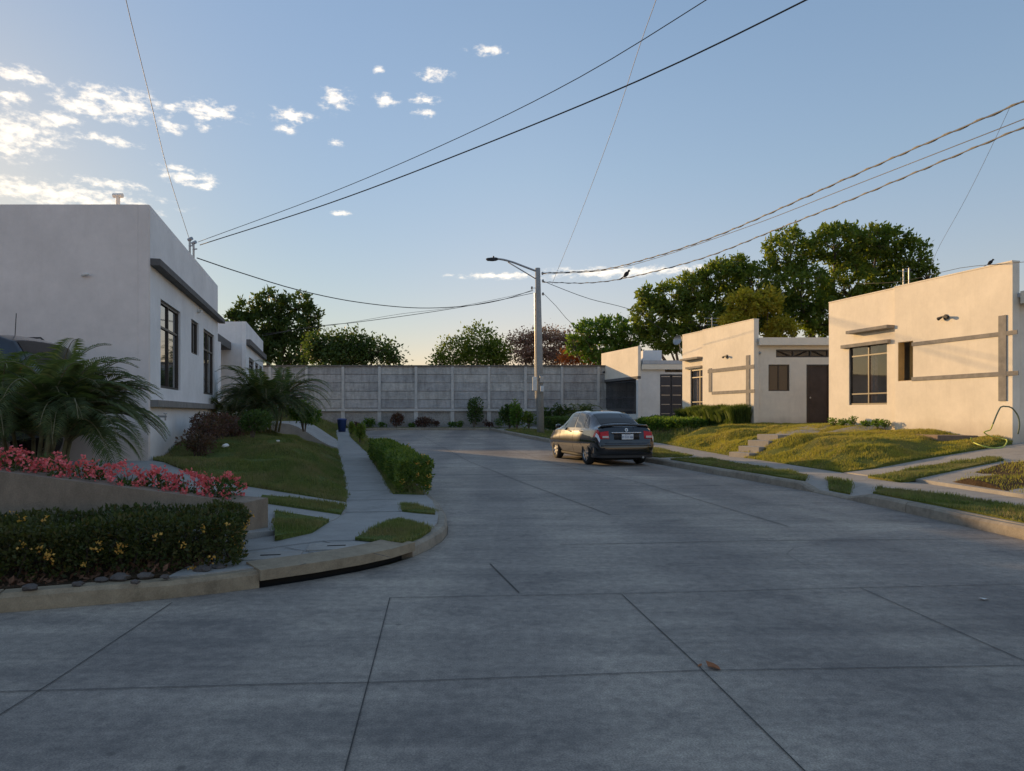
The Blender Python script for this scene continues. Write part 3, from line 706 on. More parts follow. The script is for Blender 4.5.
for Y in np.arange(9.3, 38, 1.25):
    xl = np.interp(Y, [8.67,10.75,17.7,23.4,29.4,36], [-2.1,-2.43,-4.15,-5.6,-7.1,-8.7]); xr = np.interp(Y, [8.7,9.3,10.95,21.4,30.4,38], [-1.36,-1.4,-1.76,-4.16,-6.7,-8.4])
    strip3(j2, [(xl+.02, Y), (xr, Y+.03)], .02, zf)
strip3(j2, g14((240,553), (322,541), (353,540)), .012, zf)
strip3(j2, g14((322,541), (390,557)), .012, zf)
strip3(j2, g14((353,540), (400,544)), .012, zf)
strip3(j2, g14((285,548), (330,556), (300,566)), .010, zf)
j2.build('pavement_joint', M['joint'], pav)
for (u, v, lab) in ((270.5,556, 'concrete drain cover with lifting slot nearest the dark hedge'), (336.5,546.5, 'concrete drain cover with lifting slot nearest the grass triangle')):
    c = G(u, v, .145); r = empty('drain_cover', (c.x, c.y, .145)); r.rotation_euler = (0,0,R(10)); tag(r, lab, 'drain cover', 'drain covers on the kerb corner')
    m = MB(); m.box(-.26,.26,-.17,.17,-.03,.008); m.build('slab', M['walkr'], r, bevel=.004)
    m = MB(); m.box(-.085,.085,-.013,.013,.0085,.0125); m.build('slot', M['dark'], r)  # dark bar laid on the slab, painted as the shade of the slot
# verge on the road side of the left pavement (under the hedge), two grass corners
kedge = offset(KL, .14)
seg = [kedge[i] for i in range(near_i(KL,-1.15,11.0), near_i(KL,-7.6,38.4))]
xr = lambda Y: float(np.interp(Y, [10.95,21.4,30.4,38], [-1.76,-4.16,-6.7,-8.5]))
vl = [(p.x, p.y) for p in seg]+[(xr(Y), Y) for Y in (37.5,34,30.4,26,21.4,16,11.3)]
verge_l = patch('verge', vl, lambda x, y: .16+zr(y), M['lawnL'], .5, .05)
G1 = patch('verge', g14((355,540),(375,530),(398.5,519),(431,529.5),(422,536),(402.4,544)), lambda x, y: .165, M['lawnL'], .15, .05)
G2 = patch('verge', g14((401,505),(418,507),(435,511.6),(435,515),(418,513.5),(402,511.6)), lambda x, y: .165, M['lawnL'], .1, .05)
soil_l = patch('soil', [(-2.3,6.0), (-2.68,7.2), (-5,6.5), (-9,5.1), (-9.5,3.1), (-6,4.5), (-3.6,5.35), (-2.75,5.68), (-2.35,5.85)], lambda x, y: .12+.03*math.sin(x*5)*math.sin(y*4), M['soil'], .2, .05)
# ---------- left driveway, its grass strips and the retaining wall
hd = lambda x, y: .14+max(0, min(.46, (-2.1-x)*.13))
drv = patch('driveway', [(-2.68,7.17), (-2.24,7.86), (-2.1,8.67), (-2.12,9.3), (-2.3,10.1), (-4.4,10.55), (-6.1,12.35), (-16,12.35), (-16,3.4), (-6,6.25)], hd, M['walk'], .5, .1)
def gh(u, v, f, z=.2):
    d = pix_dir(u, v); k = 1.0
    while EYE+d.z*k > f(d.x*k, d.y*k) and k < 60: k += .02
    return (d.x*k, d.y*k)
hs = lambda x, y: hd(x, y)+.03
S1 = patch('verge', [gh(u,v,hs) for u,v in ((262,494.7),(300,498.5),(345,505.5),(341,512.5),(300,506.5),(259.7,500.5))], hs, M['lawnL'], .2, .05)
S2 = patch('verge', [gh(u,v,hs) for u,v in ((274.7,511),(300,514.5),(329,519),(312,530),(290,533.5),(274.7,536))], hs, M['lawnL'], .2, .05)
# lawn mound
ctrlL = [(-2.33,10.1,.2), (-2.43,10.75,.17), (-3.0,13,.17), (-3.6,15.4,.17), (-4.15,17.7,.17), (-4.9,20.5,.18), (-5.6,23.4,.2), (-6.4,23.45,.40), (-7.5,23.5,.72), (-10,23.6,.92), (-10,20.3,1.02), (-8.15,20.2,1.0), (-7.1,16.2,.85), (-6.1,12.3,.6), (-4.4,10.5,.46), (-3.3,10.3,.32),
         (-3.2,11.6,.45), (-3.9,12.6,.62), (-4.3,14.0,.78), (-4.8,15.2,.88), (-5.3,17.3,.68), (-5,12,.62), (-6,15,.86), (-6.2,18.2,.82), (-7,20,.95), (-6.2,21,.60), (-6.9,22.5,.70), (-5.9,22.5,.36), (-5.6,19.5,.48), (-4.0,15.3,.45), (-3.55,13.6,.42)]
hL = edge_blend(idw(ctrlL, 3.2), [([(-2.33,10.1),(-4.4,10.5),(-6.1,12.3)], lambda x, y: .17+max(0, min(.46, (-2.1-x)*.13)), .6), ([(-2.33,10.1),(-2.43,10.75),(-3.0,13),(-4.15,17.7),(-5.6,23.4)], lambda x, y: .165+zr(y), .7)])
lawn_l = patch('lawn', [(-2.33,10.1), (-2.43,10.75), (-3.0,13), (-4.15,17.7), (-5.6,23.4), (-10,23.6), (-10,20.3), (-8.1,20.3), (-6.05,12.3), (-4.4,10.5)], hL, M['lawnL'], .35, .15)
# neighbour's ramp and the ground beyond it
hr = lambda x, y: .17+zr(y)+.78*(lambda t: t*t*(3-2*t))(max(0, min(1, (-5.5-x)/1.9)))
ramp_ = patch('ramp', [(-5.6,23.45), (-6.05,25.2), (-7.4,25.6), (-10.3,25.8), (-10.2,23.7), (-7.5,23.7)], lambda x, y: hr(x, y)+.05, M['walk'], .25, .7)
hv = lambda x, y: .17+zr(y)+max(0, min(.7, (-6.1-.24*(y-25.2)-x)*.4))
lawn_l2 = patch('lawn', [(-6.05,25.2), (-7.1,29.4), (-8.7,36), (-9.2,39.2), (-9.2,40.9), (-20,40.9), (-20,35.4), (-10.1,35.2), (-10.1,25.8)], hv, M['lawnL'], .6, .3)
far_soil = patch('soil', [(-9.15,39.9), (-7.4,39.85), (-4.5,39.85), (-1.2,39.8), (-.3,39.6), (1.5,40.9), (-9.15,40.9)], lambda x, y: .6+.02*math.sin(x*3), M['lawnL'], .5, .1)
# ---------- right pavement, verges and lawns
RU = [(8.6,2.2), (7.7,5), (7.55,8), (7.5,10.7), (7.4,13.1), (7.1,14.6), (7.0,15.4), (6.5,20.3), (5.5,26.8), (4.0,31.5), (2.4,36), (1.4,40.9)]
kr = offset(KR, .13)
inn = [p for p in kr if True]
pr = [(p.x, p.y) for p in kr[near_i(KR,-.9,38.4):near_i(KR,10,.6)]]+RU
KX = lambda y: float(np.interp(y, [p.y for p in reversed(kr[:near_i(KR,5.9,5.5)])], [p.x for p in reversed(kr[:near_i(KR,5.9,5.5)])]))
hp = lambda x, y: .143+zr(y)+.006*math.sin(x*3+y)-.095*DROP(y)*max(0, min(1, 1-(x-KX(y))/.75))
pav_r = patch('sidewalk', pr, hp, M['walkr'], .35, .1)
j3 = MB(); zf3 = lambda p: hp(p.x, p.y)+.006
for Y in np.arange(4, 36, 1.35):
    xl = np.interp(Y, [5,10,14,18,20,26.8,31.5,36], [7.0,6.75,6.0,5.55,5.35,4.4,2.9,1.3]); xr_ = np.interp(Y, [p[1] for p in RU], [p[0] for p in RU])
    strip3(j3, [(xl, Y), (xr_-.02, Y+.05)], .012, zf3)
j3.build('pavement_joint', M['joint'], pav_r)
hvr = lambda x, y: hp(x, y)+.03
def kx(Y): return float(np.interp(Y, [p.y for p in reversed(kr)], [p.x for p in reversed(kr)]))
VA = patch('verge', [(kx(24.5)+.05,24.5), (4.55,24.6), (5.0,22.6), (5.25,21.2), (kx(20.4)+.1,20.4)], hvr, M['lawnR'], .4, .06)
VB = patch('verge', [(kx(19.6)+.05,19.6), (5.35,19.4), (5.6,17), (5.9,14.6), (kx(13.5)+.08,13.5), (kx(16.5)+.05,16.5)], hvr, M['lawnR'], .4, .06)
VC = patch('verge', [(kx(12.6)+.05,12.7), (6.0,13.9), (6.1,13.1), (kx(12)+.05,12.05)], hvr, M['lawnR'], .3, .06)
VD = patch('verge', [(kx(11.4)+.05,11.4), (6.16,12.3), (6.6,10.5), (6.85,8.5), (7.0,5.2), (kx(5)+.05,5), (kx(8.5)+.05,8.5)], hvr, M['lawnR'], .4, .06)
VF = patch('verge', [(kx(37)+.05,37), (1.3,36.6), (2.9,31.6), (4.3,26.5), (kx(26)+.05,26), (kx(31)+.05,31)], hvr, M['lawnR'], .6, .06)
ctrlR = [(x, y, .17+zr(y)) for x, y in RU[6:9]]+[(6.75,17.8,.17), (6.0,23.5,.24)]+[(9.0,16.1,.44), (11.35,16.6,.78), (11.45,17,.86), (10.9,19,.95), (10.3,21.5,1.0), (9.95,23,1.02), (9.9,25,1.0), (11,26.9,1.0), (9,26.9,1.0), (9.3,24.5,.97),
  (7.6,16.2,.46), (7.4,17.8,.5), (7.25,19.3,.47), (8.2,16.8,.66), (8.1,18.4,.78), (8.0,20,.82), (8.7,17.6,.80), (9.2,20,.86), (9.6,18,.78), (10.2,17.2,.68), (8.9,22,.9), (7.0,22.5,.55), (6.5,25,.62), (7.6,23.8,.85), (7.3,26.3,.88), (8,26.5,.95), (6.3,27,.6), (7.4,21.6,.7), (6.9,20.8,.4), (7.6,20.6,.66)]
hdr = lambda x, y: .15+max(0, min(.62, (x-7.0)*.125))
hRr = edge_blend(idw(ctrlR, 3.5), [([(7.0,15.4),(9,15.95),(11.4,16.5)], lambda x, y: hdr(x,y)+.04, .7), (RU[5:9], lambda x, y: .17+zr(y), .9)])
lawn_r = patch('lawn', [(7.0,15.4), (6.75,17.85), (6.5,20.3), (6.0,23.55), (5.5,26.8), (9.0,26.98), (12.2,26.98), (12.2,23.05), (9.93,23.02), (11.45,16.75), (11.3,16.5), (9,15.9), (7.6,15.35)], hRr, M['lawnR'], .35, .6, noise_amp=.012)
ctrl3 = [(5.5,26.8,.32), (4.0,31.5,.45), (2.4,36,.55), (1.4,40.9,.6), (9,26.9,1.0), (7.6,32.6,1.02), (6.4,36.9,1.0), (5,41,1.0), (6.8,27.3,.75), (6.2,30,.8), (5,34,.8), (4,38,.75)]
hR3 = edge_blend(idw(ctrl3, 3), [(RU[8:], lambda x, y: .17+zr(y), .9)])
lawn_r3 = patch('lawn', [(5.5,26.8), (4.0,31.5), (2.4,36), (1.4,40.95), (5.1,40.95), (6.35,36.95), (9.7,36.9), (9.7,32.7), (7.5,32.6), (8.93,27.02)], hR3, M['lawnR'], .6, .5)
hdr = lambda x, y: .15+max(0, min(.62, (x-7.0)*.125))
drv_r = patch('driveway', [(7.5,10.2), (7.4,13.1), (7.1,14.6), (7.0,15.4), (9,15.95), (11.6,16.6), (20,16.6), (20,9.5)], lambda x, y: hdr(x,y), M['walkr'], .6, .1)
he = lambda x, y: hdr(x, y)+.035
VE = patch('verge', [gh(u,v,he) for u,v in ((868,476),(925,466),(992,456.5),(1004,459),(950,470),(900,480.5))], he, M['lawnR'], .3, .06)
hf_ = idw([(7.5,13.0,.18), (7.5,10.7,.18), (7.6,8,.18), (9.6,13.6,.5), (13,13.8,.85), (20,14,.85), (10,12,.62), (9,11.5,.5), (8.2,12,.34), (8.3,10,.4), (12,11,.8), (9.5,8,.5), (20,8,.9)], 3)
lawn_f = patch('lawn', [(7.55,13.0), (9.6,13.6), (20,14), (20,5), (7.75,5), (7.58,8), (7.52,10.7)], hf_, M['soil'], .45, .1, noise_amp=.015)
# garden steps up the bank
st_ = empty('garden_steps', (6.55,20.25,0)); tag(st_, 'four worn concrete garden steps climbing the sunny lawn bank to the landing', 'steps')
sdv = Vector((.92,.39)).normalized(); sn = Vector((-sdv.y, sdv.x))
for i in range(4):
    m = MB(); a = sdv*(i*.34); b = sdv*(i*.34+ (.40 if i < 3 else 1.1)); w = sn*.80; z = .165*(i+1)+.12
    m.prism([tuple(a-sn*.05), tuple(b-sn*.05), tuple(b+w), tuple(a+w)], z-.35, z); m.build('step', M['walkr'], st_, bevel=.01)
path_top = patch('path', [(7.8,20.7), (8.3,20.3), (10.1,22.9), (11.9,25.2), (11.9,26.9), (11.0,26.9), (9.4,23.9), (7.5,21.6)], lambda x, y: hRr(x,y)+.02, M['walkr'], .4, .04)
path_2 = patch('path', [(8.4,20.4), (9.0,20.1), (10.5,20.7), (10.4,21.4), (9.2,21.0)], lambda x, y: hRr(x,y)+.035, M['walkr'], .4, .04)
# ================================================================== BOUNDARY WALL (posts and precast panels)
bw = empty('boundary_wall', (-4, 41, .5)); tag(bw, 'grey precast concrete panel wall closing the far end of the street', 'wall')
rowz = [1.68+.4720*i for i in range(6)]
xs = [4.86-2.05*i for i in range(18)]+[6.91, 8.96, 11.0]; xs.sort()
def part_at(name, mat, parent, x, bx, bevel=.008):
    m = MB(); m.box(*bx); o = m.build(name, mat, parent, bevel=bevel); o.location.x = x+4; return o
for a, b in zip(xs[:-1], xs[1:]):
    w = b-a-.14; cx = (a+b)/2
    for i in range(5):
        j = random.uniform(-.009, .009); dz = random.uniform(-.004, .004)
        part_at('panel', M['farwall'], bw, cx, (-w/2, w/2, .03+j, .08+j, rowz[i]+.010-.5, rowz[i+1]-.010-.5+dz))
m = MB(); m.box(xs[0]+4, xs[-1]+4, .095, .11, .9, 3.5); m.build('sun_stop_plate', M['farbase'], bw)  # added plate blocking sun that would leak through the panel gaps
for x in xs:
    part_at('post', M['farpost'], bw, x, (-.075, .075, -.05, .12, 1.151, 3.50), .01)
    part_at('footing', M['farpost'], bw, x, (-.11, .11, -.06, .06, -.3, .995), .01)
c = MB(); c.box(xs[0]+4, xs[-1]+4, -.06, .13, 3.505, 3.585); c.build('coping', simple('weathered coping', (.14,.13,.12), .95, var=.4), bw)
c = MB(); c.box(xs[0]+4, xs[-1]+4, -.10, .16, 1.0, 1.15); c.build('ledge_beam', M['farpost'], bw)
c = MB(); c.box(xs[0]+4, xs[-1]+4, .03, .14, -.4, .995); c.build('foundation', M['farbase'], bw)
# ================================================================== HOUSES, right
def shell(root, name, poly, z0, z1, mat, roofm, t=.14, skip=()):
    """side/back walls (poly order; edges in skip are left out) plus a roof slab"""
    w = MB(); n = len(poly)
    for i in range(n):
        if i in skip: continue
        a, b = Vector(poly[i]), Vector(poly[(i+1) % n]); d = (b-a).normalized(); nn = Vector((-d.y, d.x))*t
        w.prism([tuple(a+d*.0), tuple(b), tuple(b+nn), tuple(a+nn)], z0, z1)
    w.build('wall', mat, root)
    r = MB(); r.prism(poly, z1+.002, z1+.10); r.build('roof', roofm, root)
def off_plane(pl, o): q = Plane(tuple(pl.a+pl.n*o), tuple(pl.b+pl.n*o)); q.n = pl.n.copy(); return q
def wall_lamp(pl, u, v, root, r=.05, mat='plastic'):
    t, z = pl.uv(u, v); m = MB()
    m.lathe([(0,0),(.07,0),(.07,.02),(.03,.03),(.03,.10),(0,.10)], pl.pt(t,.003,z), (pl.n.x,pl.n.y,0), 12)
    for s in (-1, 1): c = Vector(pl.pt(t+.04*s,.09,z)); m.lathe([(0,0),(.025,0),(.045,.12),(0,.12)], c, (pl.d.x*s,pl.d.y*s,-.3), 10)
    return m.build('wall_lamp', M[mat], root)
def right_house(name, label, N_, F_, ustep, z0, ztop, zwing, spec, Lx=6.2):
    root = empty(name); tag(root, label, 'house', 'cream flat-roofed houses on the right')
    pl = Plane(N_, F_, -1); ts, _ = pl.uv(ustep, 400); far = off_plane(pl, -.12)
    cr = MB()
    nh = [pl.rect(*spec['niche'])] if spec.get('niche') else []
    pl.wall(cr, 0, ts, z0-.3, ztop, nh, -.20, 0)
    hh = [far.rect(*spec['win'])]
    if spec.get('slotcut'): pass
    far.wall(cr, ts+.0, pl.L, z0-.3, ztop, hh, -.14, 0)
    cr.build('facade', M['cream'], root)
    cp = MB(); pl.box(cp, 0, ts, -.215, .012, ztop+.002, ztop+.035); pl.box(cp, ts, pl.L, -.275, -.105, ztop+.002, ztop+.035); cp.build('parapet_cap', M['cream'], root)
    window(far, hh[0], root, spec.get('bt', (.5,)), spec.get('bz', (.18,.80)), spec.get('curt'), 'clearglass', setb=.05, fw=.05)
    if nh:
        h = nh[0]; m = MB(); pl.box(m, h[0]-.02, h[1]+.02, -.42, -.40, h[2]-.02, h[3]+.02); m.build('niche_back', M['ochre'], root); m = MB(); pl.box(m, h[1]-.014, h[1]-.002, -.198, -.004, h[2]+.002, h[3]-.002); pl.box(m, h[0]+.002, h[1]-.016, -.198, -.004, h[2]+.002, h[2]+.012); m.build('niche_lining', M['ochre'], root)
        m = MB(); pl.box(m, h[0]+.02, h[0]+(h[1]-h[0])*.5, -.395, -.36, h[2]+.02, h[3]-.02); m.build('niche_window', M['frame'], root)
    for (u0, u1, va, vb, un) in spec['bars']:
        m = MB(); t0, _ = pl.uv(u0, 400); t1, _ = pl.uv(u1, 400); za = pl.uv(un, va)[1]; zb = pl.uv(un, vb)[1]
        pl.box(m, min(t0,t1), max(t0,t1), .002, .020, min(za,zb), max(za,zb)); m.build('band', M['band'], root, bevel=.004)
    for (u0, u1, va, vb) in spec['posts']:
        m = MB(); t0, t1, za, zb = pl.rect(u0, va, u1, vb); pl.box(m, t0, t1, .004, .022, za, zb); m.build('pilaster', M['band'], root, bevel=.004)
    for (u0, v0, u1, v1, o) in spec['lint']:
        m = MB(); t0 = far.uv(u0, 400)[0]; t1 = far.uv(u1, 400)[0]; zb = far.uv(u0, v0)[1]; za = far.uv(u0, v1)[1]; far.box(m, min(t0,t1), max(t0,t1), .002, o, za, zb); m.build('lintel', M['band'], root, bevel=.004)
    wall_lamp(pl, *spec['lamp'], root)
    # low wing behind, its end wall faces the street corner
    a = (N_[0]+.14, N_[1]+.12); b = (N_[0]+Lx, N_[1]+.12); c = (F_[0]+Lx, F_[1]-.0); d = (F_[0]+.45, F_[1])
    gb = Plane(a, b, 1)
    return root, pl, far, (a, b, c, d), gb

h1s = dict(niche=(898,342.5,913,380.5), win=(849,344.8,887,404.5), curt=(.35,.62), bars=[(912,1018,330,334.4,1016), (912,1019,370.8,375.4,1016)], posts=[(998.9,1006.9,316,401)],
  lint=[(843.2,345.5,890.5,348.8,.10), (853,331.4,894.6,334.4,.26)], lamp=(946,317))
h1, pl1, far1, q1, gb1 = right_house('flat_roofed_house', 'cream flat-roofed house nearest on the right, grey bands and one square window', (11.45,16.7), (9.88,23.0), 894.8, .78, 4.86, 4.2, h1s)
h2s = dict(win=(690.5,370,708,409), curt=(.1,.9), bt=(.5,), bars=[(708,754.5,364.5,368.5,754), (712,755,389.3,392.6,754)], posts=[(746.3,750,355.5,406), (709,712,368.5,392)],
  lint=[(687.2,367.4,702.6,369.4,.10), (684.8,359.3,702.6,361.2,.26)], lamp=(727,356.3))
h2, pl2, far2, q2, gb2 = right_house('flat_roofed_house', 'cream flat-roofed house in the middle on the right, behind the tall grass hedge', (8.95,27.0), (7.5,32.6), 702.6, .95, 4.86, 4.2, h2s)
def wing(root, q, gb, z0, zt, holes, mat='cream'):
    a, b, c, d = q; w = MB(); gb.wall(w, 0, gb.L, z0-.3, zt, holes, -.14, 0)
    w.build('end_wall', M[mat], root)
    s = MB()
    for p0, p1 in ((b, c), (c, d)):
        p0, p1 = Vector(p0), Vector(p1); dd = (p1-p0).normalized(); nn = Vector((-dd.y, dd.x))*.14; s.prism([tuple(p0), tuple(p1), tuple(p1+nn), tuple(p0+nn)], z0-.3, zt)
    s.build('side_walls', M['cream'], root)
    f = MB(); f.box(a[0]+.02, b[0]+.1, a[1]-.28, a[1]-.145, zt-.12, zt+.16); f.build('fascia', M['cream'], root)
    f = MB(); f.prism([(a[0]-.0,a[1]-.14), (b[0]+.05,b[1]-.14), (c[0]+.05,c[1]+.1), (d[0],d[1]+.1)], zt+.03, zt+.12); f.build('roof', M['roofm'], root)
    f = MB(); f.prism([(a[0],a[1]+.2), (b[0]-.2,b[1]+.2), (c[0]-.2,c[1]-.2), (d[0],d[1]-.2)], z0-.05, z0); f.build('floor', M['inner'], root)
# house 2 end wall with clerestory, small window and door
W2 = gb2.rect(768.5,364.5,789.5,391); D2 = gb2.rect(806.5,364.5,829.5,424); C2 = gb2.rect(776,349.5,845,357.3)
wing(h2, q2, gb2, .97, 4.02, [W2, (D2[0],D2[1],.97,D2[3]), C2])
window(gb2, W2, h2, (.5,), (), None, 'glassr', setb=.05)
def door(pl, h, root, z0, mat='door'):
    t0, t1, za, zb = h; m = MB(); fw = .05
    pl.box(m, t0, t0+fw, -.12, .01, z0, zb); pl.box(m, t1-fw, t1, -.12, .01, z0, zb); pl.box(m, t0+fw, t1-fw, -.12, .01, zb-fw, zb); f = m.build('door_frame', M['frame'], root)
    m = MB(); pl.box(m, t0+fw, t1-fw, -.08, -.04, z0+.01, zb-fw)
    d = m.build('door', M[mat], root); n = 3
    m = MB()
    for i in range(n):
        zz0 = z0+.15+(zb-z0-.3)*i/n; pl.box(m, t0+.14, t1-.14, -.038, -.03, zz0, zz0+(zb-z0-.3)/n-.1)
    m.build('door_panel', M[mat], d)
    m = MB(); m.lathe([(0,0),(.03,0),(.03,.05),(0,.05)], pl.pt(t0+.14,-.04,z0+1.0), (pl.n.x,pl.n.y,0), 10); m.build('handle', M['steel'], d)
door(gb2, D2, h2, .97)
def truss(pl, h, root):
    t0, t1, z0, z1 = h; m = MB(); pl.box(m, t0, t1, -.10, -.05, z0, z0+.05); pl.box(m, t0, t1, -.10, -.05, z1-.05, z1); n = 4
    for i in range(n):
        a, b = t0+(t1-t0)*i/n, t0+(t1-t0)*(i+1)/n; p, q = (z0, z1) if i % 2 else (z1, z0)
        m.tube([pl.pt(a,-.075,p), pl.pt(b,-.075,q)], .025, 4); pl.box(m, a, a+.05, -.099, -.051, z0+.05, z1-.05)
    f = m.build('clerestory', M['frame'], root); g = MB(); pl.box(g, t0, t1, -.115, -.105, z0, z1); g.build('pane', M['glassr'], f)
truss(gb2, C2, h2)
t_, z_ = gb2.uv(759, 353); m = MB(); m.lathe([(0,0),(.07,0),(.06,.06),(0,.09)], gb2.pt(t_,.002,z_), (0,-1,0), 12); m.build('wall_lamp', M['steel'], h2)
m = MB(); m.box(q2[0][0]+1.2, q2[0][0]+3.4, 26.1, 26.97, .9, 1.0); m.build('doorstep', M['walkr'], h2, bevel=.01)
W1 = (1.2, 2.0, 2.0, 2.9); C1 = (1.0, 4.2, 3.35, 3.68); D1 = (2.8, 3.7, .78, 2.9)
wing(h1, q1, gb1, .80, 4.02, [W1, C1, D1]); window(gb1, W1, h1, (.5,), (), None, 'glassr', setb=.05); door(gb1, D1, h1, .80); truss(gb1, C1, h1)
# roof bits: mast antennas and a perching bird
def mast(u, v0, v1, Y, root, arms):
    p = P(u, v0, Y); q = P(u, v1, Y); m = MB(); m.tube([(p.x, p.y, p.z-1.0), (q.x, q.y, q.z)], .018, 6)
    for dz, L in arms: m.tube([(q.x-L, q.y, q.z-dz), (q.x+L, q.y+.1, q.z-dz)], .010, 5)
    return m.build('antenna', M['steel'], root)
mast(903.5, 283, 269, 20.2, h1, [(.05,.16)]); mast(909, 282, 268, 19.8, h1, [(.02,.10)]); mast(712, 328, 317, 33, h2, [(.05,.35), (.2,.25), (.35,.3)])
dish = MB(); p = P(679, 341, 33.0); dish.lathe([(0,.0),(.10,.02),(.18,.06),(.24,.12)], p, (-.7,-.6,.3), 20); dish.tube([tuple(p), (p.x+.1, p.y+.1, p.z-.5)], .02, 6); dish.build('satellite_dish', M['steel'], h2)
# ---------- house 3: parapet sign wall over a railed porch, plain wing and roof
h3 = empty('flat_roofed_house'); tag(h3, 'small cream house farthest on the right, low parapet over a dark railed porch', 'house', 'cream flat-roofed houses on the right')
N3, F3 = (6.37,36.9), (5.08,41.5); pl3 = Plane(N3, F3, -1)
zt3 = 4.78; zb3 = pl3.uv(638, 376.0)[1]
m = MB(); pl3.box(m, 0, pl3.L, -.16, 0, zb3, zt3); m.build('facade', M['cream'], h3)
m = MB(); pl3.box(m, 0, pl3.L, -.155, .03, zb3-.14, zb3-.003); m.build('beam', M['bandL'], h3)
m = MB(); pl3.box(m, 0, pl3.L, -.16, 0, .6, 1.35); m.build('low_wall', M['white'], h3)
m = MB(); pl3.box(m, -.0, .22, -.16, .0, 1.352, zb3-.142); m.build('pillar', M['white'], h3)
gr = MB()
for i in range(34): t = .26+i*(pl3.L-.3)/34; pl3.box(gr, t, t+.022, -.09, -.07, 1.36, zb3-.145)
for z in (1.42, 2.2, zb3-.25): pl3.box(gr, .24, pl3.L, -.095, -.065, z, z+.04)
gr.build('railing', M['gate'], h3)
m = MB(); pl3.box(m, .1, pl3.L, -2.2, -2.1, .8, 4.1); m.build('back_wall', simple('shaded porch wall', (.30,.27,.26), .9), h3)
dw = MB(); pl3.box(dw, 1.3, 2.9, -1.99, -1.94, 1.0, 3.1); dw.build('door', simple('red brown door', (.16,.06,.04), .6), h3)
e3 = Plane((6.42,37.0), (12.2,37.0), 1); m = MB(); t1, _ = e3.uv(660, 400)
tg1, _ = e3.uv(682.5, 400); ztg = e3.uv(670, 374.3)[1]; zc0, zc1 = e3.uv(665, 372.3)[1], e3.uv(665, 366)[1]; tc0, _ = e3.uv(665, 370)
e3.wall(m, 0, e3.L, .7, 3.72, [(t1, tg1, .9, ztg), (tc0, tg1, zc0, zc1)], -.14, 0); m.build('end_wall', M['white'], h3)
m = MB(); e3.box(m, .14, e3.L, .002, .16, 3.60, 3.86); m.build('fascia', M['cream'], h3)
m = MB(); m.prism([(6.62,36.86), (12.3,36.86), (12.3,42.5), (5.35,42.5)], 3.88, 4.06); m.build('roof', M['roofm'], h3)
m = MB(); m.box(7.0,8.0,39.0,40.4,4.08,4.75); m.build('roof_tank_box', M['white'], h3)
m = MB(); m.box(12.06,12.2,37.0,42.5,.7,3.85); m.box(5.1,12.2,42.4,42.54,.7,3.85); m.build('side_walls', M['white'], h3)
wall_lamp(pl3, 604.5, 372, h3, mat='plastic')
gt = empty('steel_gate', (6.42+t1, 37.0, .9)); tag(gt, 'dark steel double gate with pale horizontal strips between the white walls', 'gate')
for k in range(2):
    w = (tg1-t1)/2; x0 = k*w+.02; x1 = x0+w-.04
    m = MB(); m.box(x0, x1, .03, .07, .03, ztg-.92); g = m.build('leaf', M['gate'], gt)
    for i in range(5): m = MB(); zz = .45+i*.47; m.box(x0+.05, x1-.05, .015, .028, zz, zz+.035); m.build('strip', M['steel'], g)
truss(e3, (tc0, tg1, zc0, zc1), h3)
# dark low wall between house 3 and 2: filled by side of house 2
# ================================================================== HOUSES, left
NL, FL = (-6.1,12.3), (-8.1,20.1); pL = Plane(NL, FL, 1); ztL = 4.90
l1 = empty('white_house'); tag(l1, 'large white flat-roofed house on the left with tall bronze windows', 'house', 'white flat-roofed houses on the left')
hw = [pL.rect(160.6,298.5,180.5,390.8), pL.rect(191.3,318.5,198.8,356.2), pL.rect(203.6,328.2,214.3,395.5)]
m = MB(); pL.wall(m, 0, pL.L, .2, ztL, hw, -.16, 0); m.build('street_wall', M['whiteL'], l1)
m = MB(); m.box(-15, -6.27, 12.235, 12.46, .2, ztL-.004); m.box(-6.268, -6.094, 12.236, 12.298, .2, ztL-.006); m.build('front_wall', M['greyL'], l1)
m = MB(); m.prism([(-15,12.5), (-15,20.1), (-14.85,20.1), (-14.85,12.5)], .2, ztL); m.prism([(-14.84,19.95), (-14.84,20.1), (-8.3,20.1), (-8.3,19.95)], .2, ztL-.004); m.build('back_walls', M['whiteL'], l1)
m = MB(); m.prism([(-14.8,12.5), (-6.35,12.5), (-8.3,19.9), (-14.8,19.9)], 4.2, 4.35); m.build('roof', M['roofm'], l1)
m = MB(); m.prism([(-14.8,12.5), (-6.35,12.5), (-8.3,19.9), (-14.8,19.9)], .5, .6); m.build('floor', M['inner'], l1)
f0 = window(pL, hw[0], l1, (.48,), (.70,), None, 'glass', setb=.05, fw=.05); window(pL, hw[1], l1, (.5,), (), None, 'glass', setb=.05, fw=.04); window(pL, hw[2], l1, (.5,), (.70,), None, 'glass', setb=.05, fw=.05)
za = pL.uv(149.3, 257.5)[1]; zb = pL.uv(149.3, 264.5)[1]; m = MB(); pL.box(m, -.0, pL.L+.25, .002, .16, zb, za); m.build('upper_ledge', M['bandL'], l1, bevel=.006)
za = pL.uv(149.5, 399.8)[1]; zb = pL.uv(149.5, 407)[1]; m = MB(); pL.box(m, -.0, pL.L+.1, .002, .13, zb, za); m.build('lower_ledge', M['band'], l1, bevel=.006)
